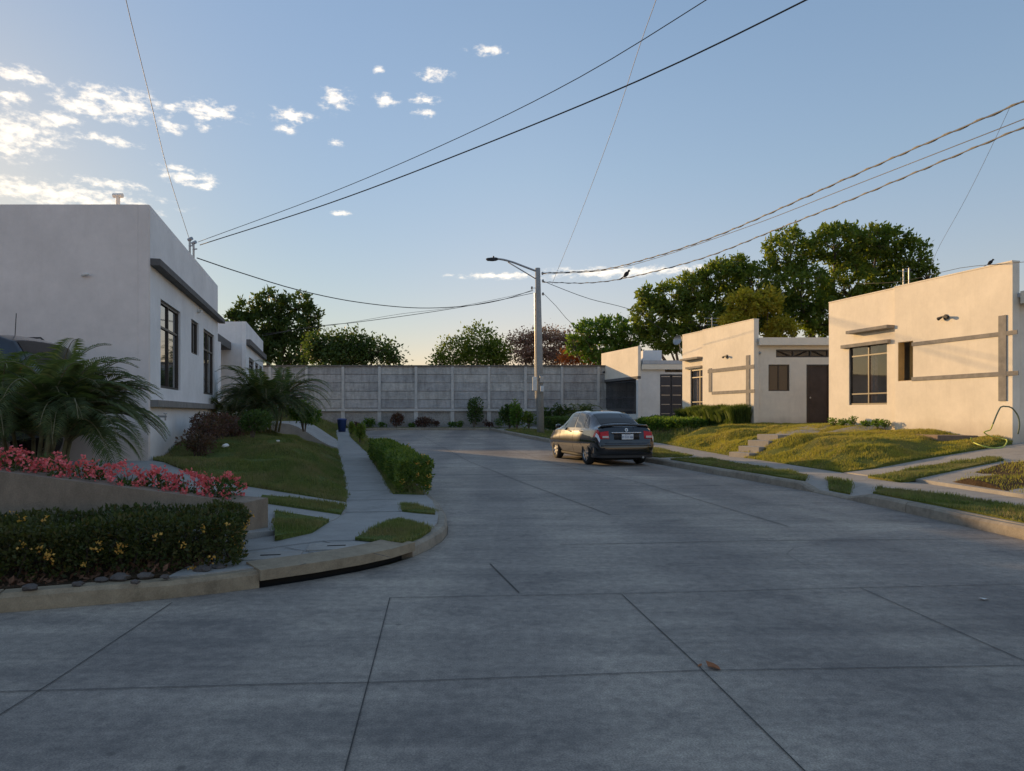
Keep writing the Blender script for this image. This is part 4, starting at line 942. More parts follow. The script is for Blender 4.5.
# outdoor tap, vent, spout, vent pipe
t, z = pL.uv(158, 416.5); m = MB(); m.lathe([(0,0),(.03,0),(.018,.03),(.018,.14),(0,.14)], pL.pt(t,0,z), (pL.n.x,pL.n.y,0), 10); c = Vector(pL.pt(t,.12,z)); m.tube([c, c+Vector((0,0,-.07))], .014, 8); m.tube([c+Vector((0,-.05,.05)), c+Vector((0,.05,.05))], .012, 6); m.tube([c, c+Vector((0,0,.05))], .008, 6); m.build('tap', M['steel'], l1)
t, z = pL.uv(197.5, 311); m = MB(); m.lathe([(0,0),(.06,0),(.05,.05),(0,.06)], pL.pt(t,0,z), (pL.n.x,pL.n.y,0), 12); c = Vector(pL.pt(t,.05,z)); m.tube([c, c+Vector((.1,-.12,-.02))], .025, 8); m.build('wall_lamp', M['pvc'], l1)
c = P(84, 276, 12.3); m = MB(); m.lathe([(0,0),(.07,0),(.055,.03),(.045,.06),(0,.06)], (c.x,c.y,c.z), (0,-1,0), 14); m.tube([c+Vector((0,-.05,0)), c+Vector((.07,-.12,0)), c+Vector((.16,-.13,.01))], .022, 8); m.build('wall_lamp', M['pvc'], l1)
c = P(118, 204, 13.0); m = MB(); m.tube([c+Vector((0,0,-.6)), c+Vector((0,0,.13))], .035, 10); m.tube([c+Vector((-.085,0,.15)), c+Vector((.085,0,.15))], .04, 10); m.build('vent_pipe', M['pvc'], l1)
WH = []
for (u, v0, v1, Y) in ((189.8,262,240,16.9), (193.6,262,243.5,17.3)):
    a, b = P(u, v0, Y), P(u, v1, Y); m = MB(); m.tube([(a.x, a.y, a.z-.7), (b.x, b.y, b.z)], .026, 8); m.tube([(b.x-.03,b.y,b.z), (b.x+.07,b.y-.04,b.z+.03)], .04, 8); m.tube([(b.x-.02,b.y,b.z-.14), (b.x+.10,b.y-.05,b.z-.14)], .016, 6); m.build('service_mast', M['steel'], l1); WH.append(Vector((b.x+.08, b.y-.04, b.z)))
# second white house
l2 = empty('white_house'); tag(l2, 'smaller white flat-roofed house behind the palms on the left with louvred windows', 'house', 'white flat-roofed houses on the left')
N2, F2 = (-10.05,27.6), (-12.0,35.2); p2 = Plane(N2, F2, 1)
lw = [p2.rect(249,357,254,399), p2.rect(255.2,362,258.6,400), p2.rect(259.4,365,262.4,400)]
m = MB(); p2.wall(m, 0, p2.L, .4, 4.86, lw, -.16, 0); m.build('street_wall', M['whiteL'], l2)
m = MB(); m.box(-17, -10.05-.165, 27.6, 27.76, .4, 4.856); m.box(-17, -16.85, 27.77, 35.1, .4, 4.86); m.box(-16.84, -12.2, 35.05, 35.2, .4, 4.856); m.build('walls', M['whiteL'], l2)
m = MB(); m.prism([(-16.8,27.8), (-10.3,27.8), (-12.2,35), (-16.8,35)], 4.2, 4.35); m.build('roof', M['roofm'], l2)
for h in lw:
    f = window(p2, h, l2, (), (), None, 'glass', setb=.06, fw=.04); m = MB(); n = 9
    for i in range(n): z = h[2]+(h[3]-h[2])*(i+.5)/n; p2.box(m, h[0]+.045, h[1]-.045, -.05, -.015, z-.012, z+.03)
    m.build('louvre', M['band'], f)
za = p2.uv(247, 340)[1]; zb = p2.uv(247, 345.5)[1]; m = MB(); p2.box(m, 0, p2.L+.15, .002, .15, zb, za); m.build('upper_ledge', M['bandL'], l2)
# porch: canopy slab and pillar in the recess
pc = Plane((-10.2,24.6), (-10.85,27.45), 1)
m = MB(); m.prism([(-9.35,22.5), (-10.6,27.55), (-13.5,27.55), (-13.5,22.5)], 3.78, 4.06); m.build('canopy', M['bandL'], l2)
m = MB(); m.box(-10.15,-9.75,24.2,24.45,.6,3.778); m.build('pillar', M['whiteL'], l2)
m = MB(); m.box(-13.4,-13.2,20.4,27.5,.5,3.778); m.build('porch_wall', M['whiteL'], l2)
# ================================================================== retaining wall, planter
rw = MB(); d = Vector((-1,-.34)).normalized(); n = Vector((-d.y, d.x)); a = Vector((-2.68,7.32)); L = 8.0
# n points to -y side; give 0.3 m of thickness on the road side
segn = 16; top = lambda s: .50+.175*s if s < 3.5 else .50+.6125
for i in range(segn):
    s0, s1 = L*i/segn, L*(i+1)/segn; p0, p1 = a+d*s0, a+d*s1; q0, q1 = p0-n*.0, p1; b0, b1 = p0+Vector((.12,.34)) if i == 0 else p0-n*.30, p1-n*.30
    rw.v += [(p0.x,p0.y,.0),(p1.x,p1.y,.0),(b1.x,b1.y,.0),(b0.x,b0.y,.0),(p0.x,p0.y,top(s0)),(p1.x,p1.y,top(s1)),(b1.x,b1.y,top(s1)+.01),(b0.x,b0.y,top(s0)+.01)]
    k = len(rw.v)-8; rw.f += [(k+4,k+5,k+6,k+7), (k,k+1,k+5,k+4), (k+2,k+3,k+7,k+6)]
    if i == 0: rw.f.append((k+3,k,k+4,k+7))
    if i == segn-1: rw.f.append((k+1,k+2,k+6,k+5))
tag(rw.build('retaining_wall', M['ret']), 'low stained concrete retaining wall sloping down between pink flowers and dark hedge', 'wall')
m = MB(); m.prism([(10.35,17.75), (11.15,17.45), (10.65,19.9), (9.95,19.9)], .45, .86); pb = m.build('planter_block', M['brick'], bevel=.01); tag(pb, 'low brown block landing in the lawn beside the nearest cream house', 'step')
# ================================================================== VEHICLES
def catmull(P4, t):
    a, b, c, d = P4; return .5*((2*b)+(c-a)*t+(2*a-5*b+4*c-d)*t*t+(3*b-a-3*c+d)*t**3)
class Body:
    """stations: x, zlow, zbelt, ztop, whalf_low, whalf_mid, whalf_belt, whalf_rail"""
    def __init__(s, st): s.st = np.array(sorted(st)); s.x0, s.x1 = s.st[0,0], s.st[-1,0]
    def sec(s, x):
        v = [np.interp(x, s.st[:,0], s.st[:,k]) for k in range(1, 8)]; zl, zb, zt, wl, wm, wb, wr = v
        rail = zt-.07*min(1, max(0, (zt-zb)/.3)) ; h = zb-zl
        return [(0, zl), (wl*.55, zl), (wl*.93, zl+.015), (wl, zl+h*.14), (wm, zl+h*.42), (wm*.995, zl+h*.68), (wb*.985, zb-h*.10), (wb*.955, zb), (wb+(wr-wb)*.52, zb+(rail-zb)*.52), (wr+.015, rail-.01), (wr*.90, zt-.018*min(1,(zt-zb)/.3)-.008), (wr*.5, zt), (0, zt+.006)]
    NV = 12
    def pt(s, x, v):  # v in 0..12
        k = s.sec(x); i = min(11, int(v)); t = v-i; q = [np.array(k[max(0, min(12, j))], dtype=float) for j in (i-1, i, i+1, i+2)]
        p = catmull(q, t) if i > 0 else q[1]*(1-t)+q[2]*t
        return np.array([x, p[0], p[1]])
    def hull(s, name, mat, parent, nx=90, sub=3):
        xs = np.unique(np.concatenate([np.linspace(s.x0, s.x1, nx), s.st[:,0]])); vs = np.linspace(0, 12, 12*sub+1); V = []; F = []
        m = len(vs); ring = 2*m-2
        for x in xs:
            h = [s.pt(x, v) for v in vs]; V += [tuple(p) for p in h]; V += [(p[0], -p[1], p[2]) for p in reversed(h[1:-1])]
        n = len(xs)
        for i in range(n-1):
            for j in range(ring): F.append((i*ring+j, i*ring+(j+1)%ring, (i+1)*ring+(j+1)%ring, (i+1)*ring+j))
        F.append(tuple(range(ring))); F.append(tuple((n-1)*ring+j for j in reversed(range(ring))))
        mb = MB(); mb.v = V; mb.f = F; o = mb.build(name, mat, parent, True); return o
    def panel(s, name, mat, parent, fx, v0, v1, side=1, off=.006, nu=14, nv=8, both=False, thick=.0):
        """fx(v)->(xa,xb)"""
        mb = MB(); 
        for sg in ((1, -1) if both else (side,)):
            g = []
            for j in range(nv+1):
                v = v0+(v1-v0)*j/nv; xa, xb = fx((v-v0)/(v1-v0)); row = []
                for i in range(nu+1):
                    x = xa+(xb-xa)*i/nu; p = s.pt(x, v); e = .01
                    dx = s.pt(min(s.x1, x+e), v)-s.pt(max(s.x0, x-e), v); dv = s.pt(x, min(12, v+.05))-s.pt(x, max(0, v-.05)); nrm = np.cross(dv, dx)*-1; L = np.linalg.norm(nrm)
                    nrm = nrm/L if L > 1e-9 else np.array([0, 1, 0])
                    if nrm[1] < 0 and v < 10: nrm = -nrm
                    if v >= 10 and nrm[2] < 0: nrm = -nrm
                    q = p+nrm*off; row.append((q[0], q[1]*sg, q[2]))
                g.append(row)
            i0 = len(mb.v)
            for row in g: mb.v += row
            for j in range(nv):
                for i in range(nu): a = i0+j*(nu+1)+i; mb.f.append((a, a+1, a+nu+2, a+nu+1))
        return mb.build(name, mat, parent, True)
def wheel(parent, x, y, r, w, side, rimr=.66, spokes=7):
    prof = [(r*rimr, -w/2), (r*.90, -w/2-.006), (r*.985, -w/2+.02), (r, -w/2+.05), (r, w/2-.05), (r*.985, w/2-.02), (r*.90, w/2+.006), (r*rimr, w/2)]
    m = MB(); m.lathe(prof, (x, y, r), (0, 1, 0), 36); root = m.build('wheel', M['rubber'], parent, True)
    m = MB(); o = side*(w/2-.01); c = (x, y, r)
    m.lathe([(r*rimr, -side*w*.3), (r*rimr, o), (r*(rimr-.05), o+side*.004), (r*(rimr-.07), o-side*.02), (r*(rimr-.07), -side*w*.3)], c, (0,1,0), 36)
    for k in range(spokes):
        a = 2*math.pi*k/spokes; ca, sa = math.cos(a), math.sin(a); R0, R1 = r*.10, r*(rimr-.05)
        for da in (-.14, .14):
            pass
        w0, w1 = .035, .028; yo = y+side*(w/2-.02); yi = y+side*(w/2-.05)
        def q(rr, ww, yy): return (x+ca*rr-sa*ww, yy, r+sa*rr+ca*ww)
        m.hexa([q(R0,-w0,yi), q(R1,-w1,yi), q(R1,w1,yi), q(R0,w0,yi), q(R0,-w0,yo), q(R1,-w1,yo), q(R1,w1,yo), q(R0,w0,yo)])
    m.lathe([(0, o+side*.004), (r*.14, o), (r*.15, o-side*.03), (0, o-side*.03)], c, (0,1,0), 16)
    m.build('rim', M['alloy'], root, False)
    m = MB(); m.lathe([(0, 0), (r*rimr*.99, 0)], (x, y, r), (0,1,0), 30); m.build('brake_disc', M['plastic'], root)
def cut_wheels(body, xs, yw, r, w):
    for x in xs:
        for sg in (-1, 1):
            m = MB(); m.lathe([(0, -w/2), (r, -w/2), (r, w/2), (0, w/2)], (x, sg*yw, .0), (0,1,0), 32)
            m.v = [(a, b, c+r*.93) for a, b, c in m.v]
            c = m.build('cutter', M['dark']); md = body.modifiers.new('arch', 'BOOLEAN'); md.operation = 'DIFFERENCE'; md.object = c; md.solver = 'EXACT'
            dg = bpy.context.evaluated_depsgraph_get(); dg.update(); me = bpy.data.meshes.new_from_object(body.evaluated_get(dg)); body.modifiers.clear(); body.data = me
            bpy.data.objects.remove(c)
    me = body.data
    for p in me.polygons: p.use_smooth = True
    at = me.attributes.new('sharp_edge', 'BOOLEAN', 'EDGE') if 'sharp_edge' not in me.attributes else me.attributes['sharp_edge']
    bm = bmesh.new(); bm.from_mesh(me)
    for e in bm.edges:
        if len(e.link_faces) == 2 and e.calc_face_angle(0) > R(38): e.smooth = False
    bm.to_mesh(me); bm.free()
def text_mesh(name, s, size, loc, rot, mat, parent, ext=.002):
    cu = bpy.data.curves.new(name, 'FONT'); cu.body = s; cu.size = size; cu.extrude = ext; cu.align_x = 'CENTER'; cu.align_y = 'CENTER'
    o = bpy.data.objects.new(name, cu); COL.objects.link(o); dg = bpy.context.evaluated_depsgraph_get(); me = bpy.data.meshes.new_from_object(o.evaluated_get(dg)); bpy.data.objects.remove(o)
    me.materials.clear(); me.materials.append(mat); n = bpy.data.objects.new(name, me); COL.objects.link(n); n.parent = parent; n.location = loc; n.rotation_euler = rot; return n
# ---------- sedan
hdg = Vector((-.262, .965)); ca = empty('sedan', (2.80+hdg.x*1.275, 20.05+hdg.y*1.275, 0), math.atan2(hdg.y, hdg.x))
ca.location.z = .012; ca.rotation_euler.y = -R(.35)
tag(ca, 'dark grey four-door sedan parked at the right kerb, seen from behind', 'car')
#        x     zlow  belt  top   wl    wm    wb    wrail
st = [(-2.16, .40, .56, .60, .60, .66, .64, .50), (-2.13, .33, .62, .70, .68, .74, .70, .56), (-2.09, .28, .76, .87, .72, .785, .745, .60), (-2.03, .25, .90, 1.02, .745, .81, .775, .62), (-1.95, .24, .945, 1.055, .755, .825, .79, .63),
      (-1.78, .22, .955, 1.07, .77, .838, .805, .62), (-1.62, .20, .96, 1.10, .775, .843, .812, .60), (-1.35, .19, .955, 1.25, .78, .845, .815, .585), (-1.05, .18, .95, 1.375, .78, .845, .818, .575), (-.75, .175, .94, 1.435, .78, .845, .82, .572),
      (-.3, .17, .93, 1.462, .78, .845, .82, .578), (.2, .17, .92, 1.452, .78, .845, .82, .575), (.5, .17, .915, 1.40, .78, .845, .818, .57), (.85, .17, .91, 1.23, .78, .845, .812, .585), (1.2, .18, .90, 1.04, .775, .843, .80, .60),
      (1.5, .19, .875, .965, .77, .84, .785, .60), (1.8, .20, .82, .905, .75, .82, .75, .57), (2.0, .22, .74, .83, .71, .78, .70, .52), (2.1, .25, .64, .73, .64, .71, .62, .46), (2.15, .30, .55, .60, .52, .58, .50, .38)]
B = Body(st); body = B.hull('body', M['paint'], ca); cut_wheels(body, (-1.275, 1.275), .80, .352, .36)
B.panel('rear_window', M['cglass'], ca, lambda f: (-1.60+.04*f, -.98-.0*f), 10.05, 12, both=True, off=.006)
B.panel('windshield', M['cglass'], ca, lambda f: (.40, 1.12-.03*(1-f)), 10.05, 12, both=True, off=.006)
for sg in (1, -1):
    B.panel('side_window', M['cglass'], ca, lambda f: (-.22+.04*f, .98-.52*f**1.0), 7.25, 9.05, sg)
    B.panel('side_window', M['cglass'], ca, lambda f: (-.98+.12*f, -.30+.04*f), 7.25, 9.05, sg)
    B.panel('quarter_window', M['cglass'], ca, lambda f: (-1.34+.33*f, -1.03+.12*f), 7.25, 8.9, sg)
    # rear lamps wrap round the corner
    tl = B.panel('tail_light', M['red'], ca, lambda f: (-2.105+.05*f+.02*f, -1.80-.10*f), 5.3, 7.15, sg, off=.012)
    B.panel('reverse_lens', M['clear'], tl, lambda f: (-2.10+.01*f, -1.95), 5.35, 5.95, sg, off=.018)
    B.panel('headlight', M['clear'], ca, lambda f: (1.72, 2.03-.05*f), 5.4, 7.1, sg, off=.008)
    # door seams, sill trim, handles
    for x0, x1 in ((-.26,-.24), (.93,.84), (-1.02,-.80)):
        B.panel('door_seam', M['dark'], ca, lambda f, a=x0, b=x1: (a+(b-a)*f-.005, a+(b-a)*f+.005), 3.1, 7.1, sg, off=.0025, nu=1)
    B.panel('sill_trim', M['plastic'], ca, lambda f: (-.90, .90), 2.2, 3.0, sg, off=.010)
    for xh in (-.85, .02): m = MB(); p = B.pt(xh, 6.2); m.tube([(xh-.09, sg*(p[1]+.004), p[2]), (xh-.05, sg*(p[1]+.035), p[2]+.005), (xh+.05, sg*(p[1]+.035), p[2]+.005), (xh+.09, sg*(p[1]+.004), p[2])], .012, 6); m.build('door_handle', M['paint'], ca)
    m = MB(); m.lathe([(0,0), (.05,.0), (.075,.04), (.08,.09), (.06,.14), (0,.16)], (.78, sg*.84, .99), (-.15, sg, .12), 14); m.v = [(a*1.0, b, (c-.99)*.75+.99) for a, b, c in m.v]; m.build('side_mirror', M['paint'], ca, True)
for x in (-1.275, 1.275):
    for sg in (1, -1): wheel(ca, x, sg*.742, .308, .19, sg, .70)
# rear face: boot trim, plate recess, plate, bumper, spoiler
def rx(z, y): # x of the rear surface at height z near |y|
    return float(np.interp(z, [.50,.60,.70,.87,1.02,1.055], [-2.165,-2.16,-2.13,-2.09,-2.03,-1.95]))+.05*(abs(y)/.8)**2
def band(name, mat, z0, z1, yh, off, parent, thick=.05, n=18):
    m = MB()
    for i in range(n):
        y0, y1 = -yh+2*yh*i/n, -yh+2*yh*(i+1)/n; pts = []
        for z in (z0, z1):
            a, b = rx(z, y0)-off, rx(z, y1)-off; pts.append([(a, y0, z), (b, y1, z), (b+thick+off, y1, z), (a+thick+off, y0, z)])
        m.hexa(pts[0]+pts[1])
    return m.build(name, mat, parent, True)
def bshell(name, mat, z0, z1, bulge, parent):
    """bumper skin wrapping the tail"""
    m = MB(); nz = 6; ny = 40; g = []
    for k in range(nz+1):
        f = k/nz; z = z0+(z1-z0)*f; b = bulge*math.sin(math.pi*(.2+.7*f)); row = []
        for i in range(ny+1):
            a = -1+2*i/ny; th = a*math.pi/2; y = .83*math.copysign(abs(math.sin(th))**.55, a); x = -1.665-(.515+b)*abs(math.cos(th))**.42
            row.append((x, y, z))
        g.append(row)
    for row in g: m.v += row
    for k in range(nz):
        for i in range(ny): a = k*(ny+1)+i; m.f.append((a, a+1, a+ny+2, a+ny+1))
    o = m.build(name, mat, parent, True); md = o.modifiers.new('solid', 'SOLIDIFY'); md.thickness = .03; md.offset = -1; return o
bshell('rear_bumper', M['paint'], .30, .62, .03, ca); bshell('bumper_lip', M['plastic'], .22, .31, .0, ca)
m = MB(); m.box(-2.215,-2.185,-.75,.75,.545,.56); m.build('bumper_crease', M['plastic'], ca)
band('boot_trim', M['chrome'], .868, .895, .42, .045, ca)
rec = band('plate_recess', M['plastic'], .70, .865, .36, .014, ca)
pl_ = MB(); pl_.box(-2.185,-2.170,-.165,.165,.705,.85); pt_ = pl_.build('number_plate', M['plate'], ca, bevel=.004)
text_mesh('plate_number', 'M 210 486', .072, (-2.187, 0, .765), (R(90), 0, R(-90)), M['ink'], pt_); text_mesh('plate_country', 'NICARAGUA', .026, (-2.187, 0, .832), (R(90), 0, R(-90)), M['ink'], pt_)
for sg in (1, -1):
    tb = MB(); pts = [(rx(zz, y)-.03, sg*y, zz) for zz, y in ((.72,.50),(.72,.74),(.90,.73),(.93,.50))]
    a, b, c, d = pts; e = .09; tb.hexa([a, b, c, d, (a[0]+e,a[1],a[2]), (b[0]+e,b[1],b[2]), (c[0]+e,c[1],c[2]), (d[0]+e,d[1],d[2])]); q = tb.build('tail_light', M['red'], ca, bevel=.012)
    rv = MB(); rv.box(-2.168,-2.150, min(sg*.53,sg*.70), max(sg*.53,sg*.70), .745, .80); rv.build('reverse_lens', M['clear'], q, bevel=.004)
em = MB(); em.lathe([(.030,0),(.042,0),(.042,.008),(.030,.008),(.030,0)], (-2.09,0,.955), (-1,0,.15), 24); em.tube([(-2.10,-.035,.957),(-2.10,.035,.957)], .006, 6); em.tube([(-2.10,0,.925),(-2.10,0,.987)], .006, 6); em.build('emblem', M['chrome'], ca)
sp = MB(); sp.tube([(-1.90,-.72,1.00), (-1.96,-.64,1.055), (-2.0,-.3,1.08), (-2.01,0,1.085), (-2.0,.3,1.08), (-1.96,.64,1.055), (-1.90,.72,1.00)], [.02,.034,.034,.034,.034,.034,.02], 8); sp.v = [(x_, y_, z_) for x_, y_, z_ in sp.v]; sp.build('spoiler', M['paint'], ca, True)
ex = MB(); ex.tube([(-2.17,-.45,.23), (-1.9,-.45,.24)], .03, 10); ex.build('exhaust_pipe', M['steel'], ca)
m = MB(); m.box(-1.9,1.9,-.6,.6,.15,.30); m.build('underbody', M['dark'], ca)
# ---------- utility vehicle in the driveway on the left (rear towards the street)
su = empty('suv', (-9.12, 11.05, .60), math.pi); su.scale.z = 1.06; tag(su, 'dark blue sport utility vehicle with roof rails parked behind the big palm', 'car')
st2 = [(-2.30,.55,.80,.86,.72,.80,.78,.60), (-2.26,.45,.95,1.10,.78,.86,.82,.64), (-2.20,.42,1.12,1.35,.80,.88,.84,.66), (-2.12,.40,1.16,1.60,.81,.90,.85,.67), (-2.02,.38,1.17,1.76,.82,.90,.86,.68), (-1.8,.36,1.17,1.83,.82,.91,.86,.68), (-1.0,.34,1.16,1.87,.83,.92,.87,.69), (0,.33,1.15,1.86,.83,.92,.87,.69),
       (.45,.33,1.14,1.80,.83,.92,.87,.68), (.95,.33,1.13,1.45,.82,.92,.86,.68), (1.3,.34,1.12,1.20,.82,.91,.85,.70), (1.8,.38,1.06,1.14,.80,.89,.82,.66), (2.15,.42,.95,1.02,.76,.85,.78,.60), (2.3,.48,.80,.85,.66,.74,.66,.5)]
B2 = Body(st2); b2 = B2.hull('body', M['paintb'], su, 60); cut_wheels(b2, (-1.4,1.4), .86, .42, .40)
B2.panel('rear_window', M['cglass'], su, lambda f: (-2.17, -2.03), 10.1, 12, both=True)
B2.panel('windshield', M['cglass'], su, lambda f: (.5, 1.25), 10.1, 12, both=True)
for sg in (1, -1):
    for x0, x1, sl in ((-1.95,-1.15,.18), (-1.05,-.25,.03), (-.17,.98,-.0)):
        w_ = B2.panel('side_window', M['cglass'], su, lambda f, a=x0, b=x1, c=sl: (a+c*f, b-(.42*f if b > .9 else 0)), 7.25, 9.0, sg)
    B2.panel('window_trim', M['chrome'], su, lambda f: (-1.98, 1.0), 7.08, 7.2, sg, off=.012)
    m = MB(); m.tube([(-1.7,sg*.60,1.80), (-1.6,sg*.60,1.885), (.2,sg*.60,1.885), (.3,sg*.60,1.82)], .014, 6); m.build('roof_rail', M['plastic'], su)
    m = MB(); m.box(-2.20,-2.10,min(sg*.72,sg*.80),max(sg*.72,sg*.80),1.05,1.40); m.build('tail_light', M['red'], su, bevel=.02)
for x in (-1.4,1.4):
    for sg in (1,-1): wheel(su, x, sg*.80, .38, .24, sg)
m = MB(); m.box(-2.42,-2.2,-.86,.86,.50,.78); m.build('rear_bumper', M['plastic'], su, bevel=.03)
m = MB(); m.tube([(-1.80,.30,1.80), (-1.82,.30,2.14)], .006, 5); m.build('antenna', M['plastic'], su)
# ================================================================== LAMP POST
lp = empty('lamp_post', (1.30, 33.0, .42)); tag(lp, 'round grey concrete utility pole with a long curved street lamp arm and meter boxes', 'lamp post')
hP = 7.95-.42
m = MB(); m.tube([(0,0,-.4), (-.07,0,hP*.5), (-.14,0,hP)], [.175,.15,.115], 18); m.build('pole', M['pole'], lp, True)
def lpP(u, v, Y=33.0): return P(u, v, Y)-lp.location
a = MB(); pts = [lpP(536.5,271.2), lpP(524,266.5), lpP(513,262.3), lpP(503,259.6), lpP(496,258.8)]; a.tube(smooth_line(pts, .15), .045, 8); a.build('lamp_arm', M['steel'], lp, True)
a = MB(); a.tube([lpP(536.5,279.3), lpP(522,270.5), lpP(508,262.2)], .026, 8); a.build('arm_brace', M['steel'], lp, True)
lh = MB(); c = lpP(493.5,259.2); lh.v = []; 
for i, (dx, w, t0, t1) in enumerate(((-.34,.06,-.02,.02), (-.28,.15,-.05,.04), (-.05,.17,-.06,.06), (.12,.12,-.05,.07), (.2,.05,-.03,.05))):
    lh.v += [(c.x+dx,c.y-w,c.z+t0), (c.x+dx,c.y+w,c.z+t0), (c.x+dx,c.y+w*.6,c.z+t1), (c.x+dx,c.y-w*.6,c.z+t1)]
for i in range(4):
    for j in range(4): lh.f.append((i*4+j, i*4+(j+1)%4, i*4+4+(j+1)%4, i*4+4+j))
lh.f += [(0,1,2,3), (19,18,17,16)]; hd_ = lh.build('lamp_head', M['plastic'], lp)
m = MB(); m.lathe([(0,0),(.035,0),(.035,.08),(0,.08)], (c.x, c.y, c.z+.06), (0,0,1), 12); m.build('photocell', M['plastic'], hd_)
cd = MB(); cd.tube([(-.27,-.05,6.4), (-.255,-.05,4.5), (-.235,-.06,2.2), (-.22,-.06,1.3)], .026, 8); cd.build('conduit', M['steel'], lp)
for (u, v, w, h, mt) in ((534.6,384,.20,.62,'pvc'), (541.3,379.5,.16,.30,'steel'), (541.8,389,.16,.26,'plate')):
    c = lpP(u, v); m = MB(); m.box(c.x-w/2, c.x+w/2, -.34, -.165, c.z-h/2, c.z+h/2); m.build('meter_box', M[mt], lp, bevel=.02)
for (u, v) in ((542.5,273.5), (531.8,288), (543,281), (543,294)):
    c = lpP(u, v); m = MB(); m.lathe([(0,-.07),(.035,-.06),(.05,-.02),(.03,0),(.05,.03),(.035,.07),(0,.08)], (c.x, c.y-.0, c.z), (0,0,1), 10); m.tube([(c.x*.4, c.y*.4, c.z), tuple(c)], .014, 5); m.build('insulator', M['steel'], lp)
# ================================================================== CABLES
def cable(label, pts, r, mat='cable', twist=False, group=None, cat='cable'):
    q = smooth_line([Vector(p) for p in pts], .5); o = Vector(q[0]); mb = MB(); root_pts = [p-o for p in q]
    mb.tube(root_pts, r, 5)
    if twist:
        L = 0; hp = []
        dn = smooth_line(root_pts, .12)
        for i, p in enumerate(dn):
            t = (dn[min(i+1,len(dn)-1)]-dn[max(i-1,0)]).normalized(); a = t.cross(Vector((0,0,1))).normalized(); b = t.cross(a); L += .12; th = L*9
            hp.append(p+(a*math.cos(th)+b*math.sin(th))*r*1.5)
        mb.tube(hp, r*.8, 4)
    ob = mb.build('overhead_cable', M[mat], None, True); ob.location = o; tag(ob, label, cat, group); return ob
w1, w2 = WH
def span(a, b, sag, n=8): return [a.lerp(b, i/n)-Vector((0,0,sag*4*(i/n)*(1-i/n))) for i in range(n+1)]
def pxs(lst):
    q = [P(u, v, Y) for u, v, Y in lst]
    if lst[-1][0] > 1024 or lst[-1][1] < -20:     # runs on to the next pole, out of sight
        d = (q[-1]-q[-2]).normalized(); q += [q[-1]+d*7+Vector((0,0,.15)), q[-1]+d*14+Vector((0,0,.5))]
    return q
cable('thin upper cable from the white house roof mast up to the top edge', pxs([(198,242,16.9),(330,193,14.5),(460,137,12.3),(580,77,10.5),(706,0,9),(800,-62,8)]), .0065)
cable('thick black cable from the white house roof mast crossing the middle of the sky', pxs([(200,245,17.2),(330,203,14.6),(470,150,12.3),(640,80,10.2),(806,0,8.6),(900,-50,7.8)]), .011)
cable('thin cable rising steeply at the upper left over the white house', pxs([(189,238,16.9),(168,172,14.5),(148,90,12.4),(126,0,10.5),(112,-70,9)]), .0055)
cable('faint thin wire rising from the lamp pole to the top middle edge', pxs([(552,284,33),(580,215,27),(612,130,21),(640,45,17),(656,0,15),(672,-50,13.5)]), .007, 'cablel')
cable('black cable drooping from the white house mast to the lamp pole', pxs([(197,258,17),(240,272.5,18.5),(300,290.5,20.5),(360,302.5,23),(420,308,26),(470,305.5,28.8),(505,299,31),(533,290,33)]), .014)
cable('lower thin cable from the lamp pole towards the second white house', pxs([(533,293,33),(500,300,32),(450,309,31),(400,316.5,30.5),(350,323,30),(318,326,29.7),(262,336,29)]), .012)
cable('middle thin cable from the lamp pole towards the second white house', pxs([(533,291,33),(500,298.5,32),(450,308,31),(400,314,30.5),(340,324,30),(263,334,29.2)]), .007)
cable('topmost thick twisted cable from the lamp pole to the right edge', pxs([(543,273,33),(600,270,30),(650,258,27),(700,242,24.4),(750,222,22),(850,177,18),(950,133,15),(1024,101,13.4),(1120,58,11.8)]), .016, 'cablel', True)
cable('straight thin cable just below the topmost twisted cable on the right', pxs([(543,274,33.1),(600,271,30.1),(650,260,27.1),(750,226,22.1),(850,187,18.1),(950,148,15.1),(1024,119,13.5),(1120,80,11.9)]), .010, 'cablel')
wc = cable('lowest twisted cable with a bird on it from the lamp pole to the right edge', pxs([(543,282,33),(585,283,30.7),(626,278,28.6),(700,259,24.6),(775,230,21.2),(850,200,18.2),(950,158,15.2),(1024,127,13.5),(1120,86,11.9)]), .014, 'cablel', True)
cable('black cable sloping down from the lamp pole to the farthest cream house', pxs([(543,281,33),(560,288,33.5),(590,299,34.5),(634,311,36),(664,331,38),(690,352,39)]), .014)
cable('slack black cable falling from the lamp pole behind the brown trees', pxs([(543,293,33),(556,306,34),(566,318,35),(578,330,36),(592,349,37.5)]), .011)
cable('faint wire falling from the right cable bundle to the nearest cream house roof', pxs([(1010,107,13.9),(990,150,14.8),(965,200,16.5),(940,245,19),(932,263,20.5)]), .004, 'cablel')
cable('service cable running along the roof edge of the nearest cream house', pxs([(858,284,21.5),(905,281,19.8),(960,268,18.2),(1024,262,16.2),(1090,254,14.5)]), .0065)
